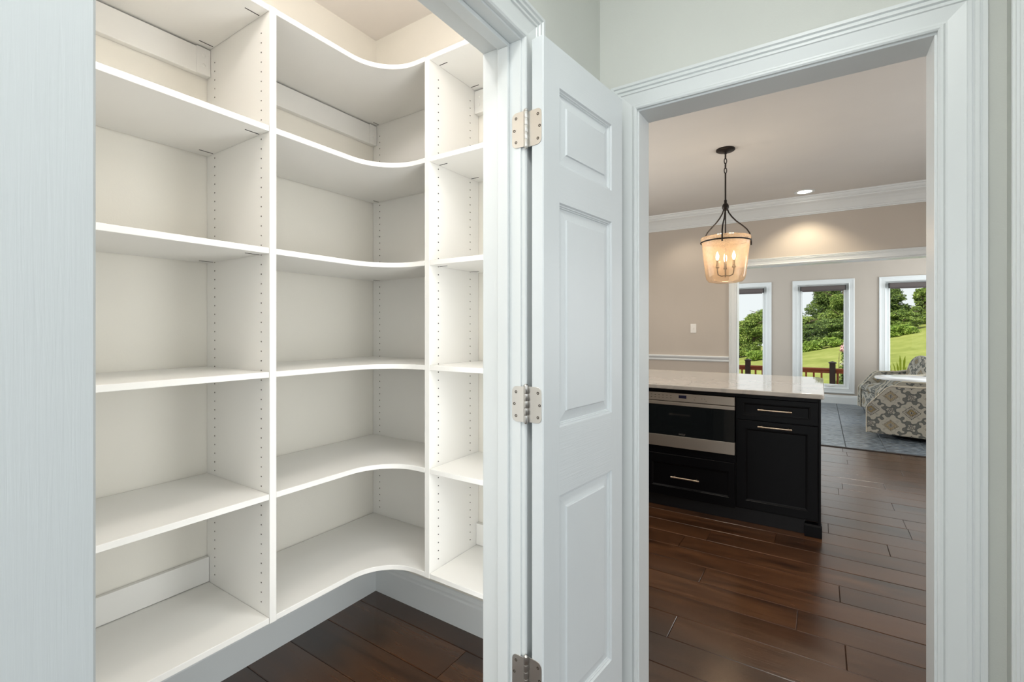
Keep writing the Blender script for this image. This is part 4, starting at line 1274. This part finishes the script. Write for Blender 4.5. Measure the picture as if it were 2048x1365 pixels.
# ------------------------------------------------------------------ outdoors
def ground(x, y):
    return -1.15 + 1.15 * np.clip((y - 12) / 25, -0.1, 1.25) + 0.215 * np.clip(x, -14, 30) * np.clip((y - 8) / 29, 0.15, 1.1)
def build_lawn():
    xs = np.linspace(-40, 70, 56)
    ys = np.linspace(10.6, 110, 50)
    v = [(x, y, float(ground(x, y)) + random.uniform(-0.03, 0.03)) for y in ys for x in xs]
    n = len(xs)
    f = [(j * n + i, j * n + i + 1, (j + 1) * n + i + 1, (j + 1) * n + i) for j in range(len(ys) - 1) for i in range(n - 1)]
    mb = MB()
    mb.add(v, f)
    return struct(mb.build('lawn', M['grass'], smooth=True, fixn=False), 'sunlit mown lawn rising to the right outside the windows')
build_lawn()
DZ = -0.45
dk = MB().box(-3.4, 3.6, WY + 0.141, 12.6, DZ - 0.12, DZ - 0.03)
dk = struct(dk.build('deck', M['subfloor']), 'wooden deck below the sunroom windows')
for k2 in range(14):
    y0 = WY + 0.142 + k2 * 0.149
    MB().box(-3.4, 3.6, y0, y0 + 0.143, DZ - 0.03, DZ).build('deck_board', M['cedar'], dk, bevel=0.003, seg=1)
ry = 12.4
rg = thing('deck_railing', (-0.5, ry, DZ), 'red brown wooden deck railing with dark capped posts outside the windows', 'railing')
og = rg.location
MB().box(-3.2, 3.2, ry - 0.055, ry + 0.055, 0.452, 0.492).build('top_rail', M['cedar'], rg, org=og, bevel=0.006)
MB().box(-3.2, 3.2, ry - 0.02, ry + 0.02, 0.385, 0.452).build('upper_rail', M['cedar'], rg, org=og)
MB().box(-3.2, 3.2, ry - 0.02, ry + 0.02, DZ + 0.08, DZ + 0.15).build('lower_rail', M['cedar'], rg, org=og)
posts = [-3.1, -1.433, 0.223, 1.88]
bal = None
x = -3.0
while x < 3.1:
    if min(abs(x - p) for p in posts) > 0.085:
        if bal is None:
            bal = MB().box(-0.018, 0.018, -0.018, 0.018, 0.08, 0.86).build('baluster', M['cedar'], rg)
            bal.location = (x - og[0], 0, 0)
        else:
            o = bpy.data.objects.new('baluster', bal.data)
            COL.objects.link(o)
            o.parent = rg
            o.location = (x - og[0], 0, 0)
    x += 0.144
for p in posts:
    po = MB().box(p - 0.055, p + 0.055, ry - 0.062, ry + 0.062, DZ, 0.610).build('post', M['post'], rg, org=og, bevel=0.004)
    mb = MB()
    mb.box(p - 0.072, p + 0.072, ry - 0.076, ry + 0.076, 0.604, 0.622)
    mb.add([(p - 0.066, ry - 0.07, 0.622), (p + 0.066, ry - 0.07, 0.622), (p + 0.066, ry + 0.07, 0.622), (p - 0.066, ry + 0.07, 0.622), (p, ry, 0.652)], [(0, 1, 4), (1, 2, 4), (2, 3, 4), (3, 0, 4)])
    mb.build('post_cap', M['post'], po, org=og)

def leaf_cloud(name, blobs, n, size, mat, parent, squash=1.0, shell=0.55, kind='stuff'):
    """leaf quads scattered through ellipsoids (x,y,z,rx,ry,rz)"""
    bl = np.array(blobs, float)
    vol = bl[:, 3] * bl[:, 4] + bl[:, 4] * bl[:, 5] + bl[:, 3] * bl[:, 5]
    pick = rng.choice(len(bl), n, p=vol / vol.sum())
    d = rng.normal(size=(n, 3))
    d /= np.linalg.norm(d, axis=1)[:, None]
    rad = shell + (1.08 - shell) * rng.random(n) ** 0.6
    # lumpy surface
    lump = 1 + 0.16 * np.sin(d[:, 0] * 7 + pick) * np.sin(d[:, 1] * 6 + 1.7 * pick) + 0.12 * np.sin(d[:, 2] * 9 + pick * 2.1)
    c = bl[pick, :3] + d * bl[pick, 3:] * (rad * lump)[:, None]
    nrm = d + rng.normal(size=(n, 3)) * 0.75 + np.array([0, 0, 0.35])
    nrm /= np.linalg.norm(nrm, axis=1)[:, None]
    t = np.cross(nrm, rng.normal(size=(n, 3)))
    t /= np.linalg.norm(t, axis=1)[:, None] + 1e-9
    b = np.cross(nrm, t)
    s = size * (0.55 + 0.9 * rng.random(n))[:, None]
    v = np.empty((n, 4, 3))
    v[:, 0] = c - t * s
    v[:, 1] = c + b * s * 0.42 + nrm * s * 0.1
    v[:, 2] = c + t * s
    v[:, 3] = c - b * s * 0.42 + nrm * s * 0.1
    me = bpy.data.meshes.new(name)
    me.vertices.add(n * 4)
    me.vertices.foreach_set('co', v.reshape(-1))
    me.loops.add(n * 4)
    me.loops.foreach_set('vertex_index', np.arange(n * 4, dtype=np.int32))
    me.polygons.add(n)
    me.polygons.foreach_set('loop_start', np.arange(0, n * 4, 4, dtype=np.int32))
    me.materials.append(mat)
    me.update(calc_edges=True)
    o = bpy.data.objects.new(name, me)
    COL.objects.link(o)
    o.parent = parent
    o['kind'] = kind
    return o

def tree(px, Y, top_y, w, mat, label, n, size, trunk=True, base_y=None):
    """tree standing at depth Y in the direction of picture column px, reaching the height seen at row top_y"""
    t = (px - 1024) / 941.5
    k = Y / (CS + t * SN)
    x = k * (-SN + t * CS)
    zt2 = 1.345 + (659 - top_y) / 941.5 * k
    zg = float(ground(x, Y))
    h = max(zt2 - zg, 0.8)
    root = thing('tree' if trunk else 'shrub', (x, Y, zg - 0.05), label, 'tree' if trunk else 'shrub')
    bl = []
    r = w / 2
    rr_ = np.random.default_rng(int(px * 7 + Y))
    if trunk:
        for i in range(26):
            f = rr_.random() ** 0.8
            env = r * (0.35 + 0.65 * math.sin(math.pi * min(0.18 + 0.80 * f, 1)) ** 0.7)
            a = rr_.random() * 6.283
            off = env * 0.72 * rr_.random() ** 0.5
            q = (0.26 + 0.22 * rr_.random()) * r
            bl.append((math.cos(a) * off, math.sin(a) * off * 0.7, h * (0.10 + 0.80 * f), q, q, min(q * 0.8, h * 0.1)))
        bl.append((0, 0, h * 0.90, r * 0.26, r * 0.26, h * 0.08))
    else:
        for i in range(9):
            a = rr_.random() * 6.283
            q = (0.25 + 0.25 * rr_.random()) * r
            bl.append((math.cos(a) * r * 0.6 * rr_.random(), math.sin(a) * r * 0.4, h * (0.15 + 0.6 * rr_.random()), q, q, h * 0.22))
    leaf_cloud('foliage', bl, n, size, mat, root)
    if trunk:
        tr = MB()
        tr.tube([(0, 0, -0.1), (0.05, 0.02, h * 0.3), (-0.05, 0, h * 0.6), (0.02, 0, h * 0.9)], [0.16, 0.13, 0.09, 0.03], 8)
        for q in range(6):
            a = q * 1.9 + px
            z0 = h * (0.3 + 0.09 * q)
            tr.tube([(0, 0, z0), (math.cos(a) * r * 0.4, math.sin(a) * r * 0.4, z0 + h * 0.1), (math.cos(a) * r * 0.85, math.sin(a) * r * 0.85, z0 + h * 0.17)], [0.06, 0.04, 0.015], 6)
        tr.build('trunk', M['bark'], root)
    return root
# treeline, left to right (column, depth, row of the top, width, material, label)
tree(1476, 44, 640, 3.4, M['leaf_mid'], 'mid green tree at the left edge of the left window', 20800, 0.072)
tree(1506, 41.5, 624, 2.8, M['leaf_mid'], 'bushy mid green tree in the middle of the left window', 23400, 0.067)
tree(1533, 45, 612, 3.0, M['leaf_mid'], 'taller tree at the right edge of the left window', 18200, 0.072)
tree(1572, 44, 618, 3.2, M['leaf_dark'], 'tree standing beyond the wall pier between left and middle windows', 3000, 0.200)
tree(1611, 42, 632, 2.4, M['leaf_mid'], 'shorter green tree at the left of the middle window', 20800, 0.067)
tree(1655, 45.5, 566, 3.0, M['leaf_dark'], 'tall dark tree reaching the blind of the middle window', 31200, 0.072)
tree(1688, 42, 548, 3.2, M['leaf_mid'], 'tall bright tree at the right edge of the middle window', 31200, 0.072)
tree(1664, 39.5, 636, 2.4, M['leaf_dark'], 'dark undergrowth tree low in the middle window', 20800, 0.061)
tree(1630, 39.5, 646, 2.2, M['leaf_dark'], 'low dark tree behind the weeds at the left of the middle window', 18200, 0.061)
tree(1735, 44, 580, 3.4, M['leaf_dark'], 'tree standing beyond the wall pier between middle and right windows', 3000, 0.200)
tree(1778, 45, 566, 2.6, M['leaf_dark'], 'tall dark tree at the left of the right window', 26000, 0.072)
tree(1800, 40, 618, 2.2, M['leaf_mid'], 'rounded mid green tree low in the right window', 23400, 0.061)
tree(1852, 43, 572, 1.8, M['leaf_mid'], 'leaning bright tree at the right edge of the right window', 23400, 0.067)
tree(1826, 45, 622, 2.2, M['leaf_dark'], 'dark tree between its brighter neighbours in the right window', 18200, 0.067)
tree(1900, 42, 585, 2.4, M['leaf_dark'], 'tree beyond the doorway edge right of the windows', 3000, 0.200)
# weeds along the foot of the trees
for px, Y, ty, w, lab in ((1503, 37, 712, 1.5, 'low light green bush under the trees of the left window'), (1522, 36, 707, 1.5, 'light green weed clump behind the railing of the left window'),
                          (1611, 37.5, 702, 1.4, 'light green weed clump at the left of the middle window'), (1638, 37.5, 695, 1.3, 'bright weed clump in the middle of the tree foot line'),
                          (1668, 37.5, 687, 1.4, 'weedy clump at the right of the middle window'), (1788, 38, 665, 1.4, 'light green weed strip at the left of the right window'), (1815, 38, 660, 1.2, 'weed clump at the tree foot in the right window')):
    tree(px, Y, ty, w, M['leaf_light'], lab, 1400, 0.08, trunk=False)

# flowering shrub beside the right hand post
t = (1690 - 1024) / 941.5
k = 13.4 / (CS + t * SN)
fx = k * (-SN + t * CS)
fs = thing('flowering_shrub', (fx, 13.4, float(ground(fx, 13.4))), 'tall pink flowering shrub behind the railing at the right of the middle window', 'shrub')
gz = float(ground(fx, 13.4))
mb = MB()
for q in range(7):
    a = q * 0.9
    mb.tube([(0.03 * math.cos(a), 0.03 * math.sin(a), 0), (0.14 * math.cos(a), 0.14 * math.sin(a), 1.0), (0.16 * math.cos(a) + 0.03, 0.16 * math.sin(a), 1.95 - gz - 1.25 + 0.1 * (q % 3))], [0.012, 0.009, 0.004], 6)
mb.build('stems', M['bark'], fs)
leaf_cloud('foliage', [(0.02, 0, 1.0, 0.17, 0.17, 0.55), (0.05, 0, 1.55, 0.12, 0.12, 0.4)], 900, 0.05, M['leaf_dark'], fs)
leaf_cloud('blossom', [(-0.02, 0, 1.98, 0.07, 0.08, 0.10), (0.05, 0, 2.06, 0.06, 0.06, 0.08), (0.07, -0.05, 1.35, 0.05, 0.05, 0.09)], 260, 0.035, M['flower'], fs)
leaf_cloud('white_blossom', [(0.02, -0.05, 1.62, 0.10, 0.06, 0.07)], 120, 0.035, M['flower_white'], fs)
# blade leaved plant in front of the right window
t = (1803 - 1024) / 941.5
k = 11.6 / (CS + t * SN)
sx = k * (-SN + t * CS)
bp = thing('leafy_plant', (sx, 11.6, DZ), 'yellow green blade leaved plant outside the right window behind the armchair', 'plant')
mb = MB()
for q in range(10):
    a = q * 2.399
    L = 0.92 + 0.28 * ((q * 7) % 5) / 4
    rr = 0.05 + 0.16 * ((q * 3) % 7) / 6
    pts = [(0, 0, 0.1), (math.cos(a) * rr * 0.4, math.sin(a) * rr * 0.4, L * 0.6), (math.cos(a) * rr, math.sin(a) * rr, L)]
    w = 0.017
    px2, py2 = -math.sin(a) * w, math.cos(a) * w
    v = []
    for (x, y, z), ww in zip(pts + [(math.cos(a) * rr * 1.3, math.sin(a) * rr * 1.3, L + 0.10)], (0.3, 0.9, 1.0, 0.05)):
        v += [(x - px2 * ww, y - py2 * ww, z), (x, y, z - 0.006), (x + px2 * ww, y + py2 * ww, z)]
    f = []
    for r3 in range(3):
        for c3 in range(2):
            i0 = r3 * 3 + c3
            f.append((i0, i0 + 1, i0 + 4, i0 + 3))
    ml = MB()
    ml.add(v, f)
    ml.build('leaf', M['leaf_yellow'], bp, fixn=False)
pot = MB().lathe([(0, 0), (0.11, 0), (0.15, 0.22), (0.16, 0.22), (0.16, 0.25), (0.14, 0.25), (0.13, 0.21), (0, 0.21)], 20)
pot.build('pot', M['post'], bp, smooth=True)
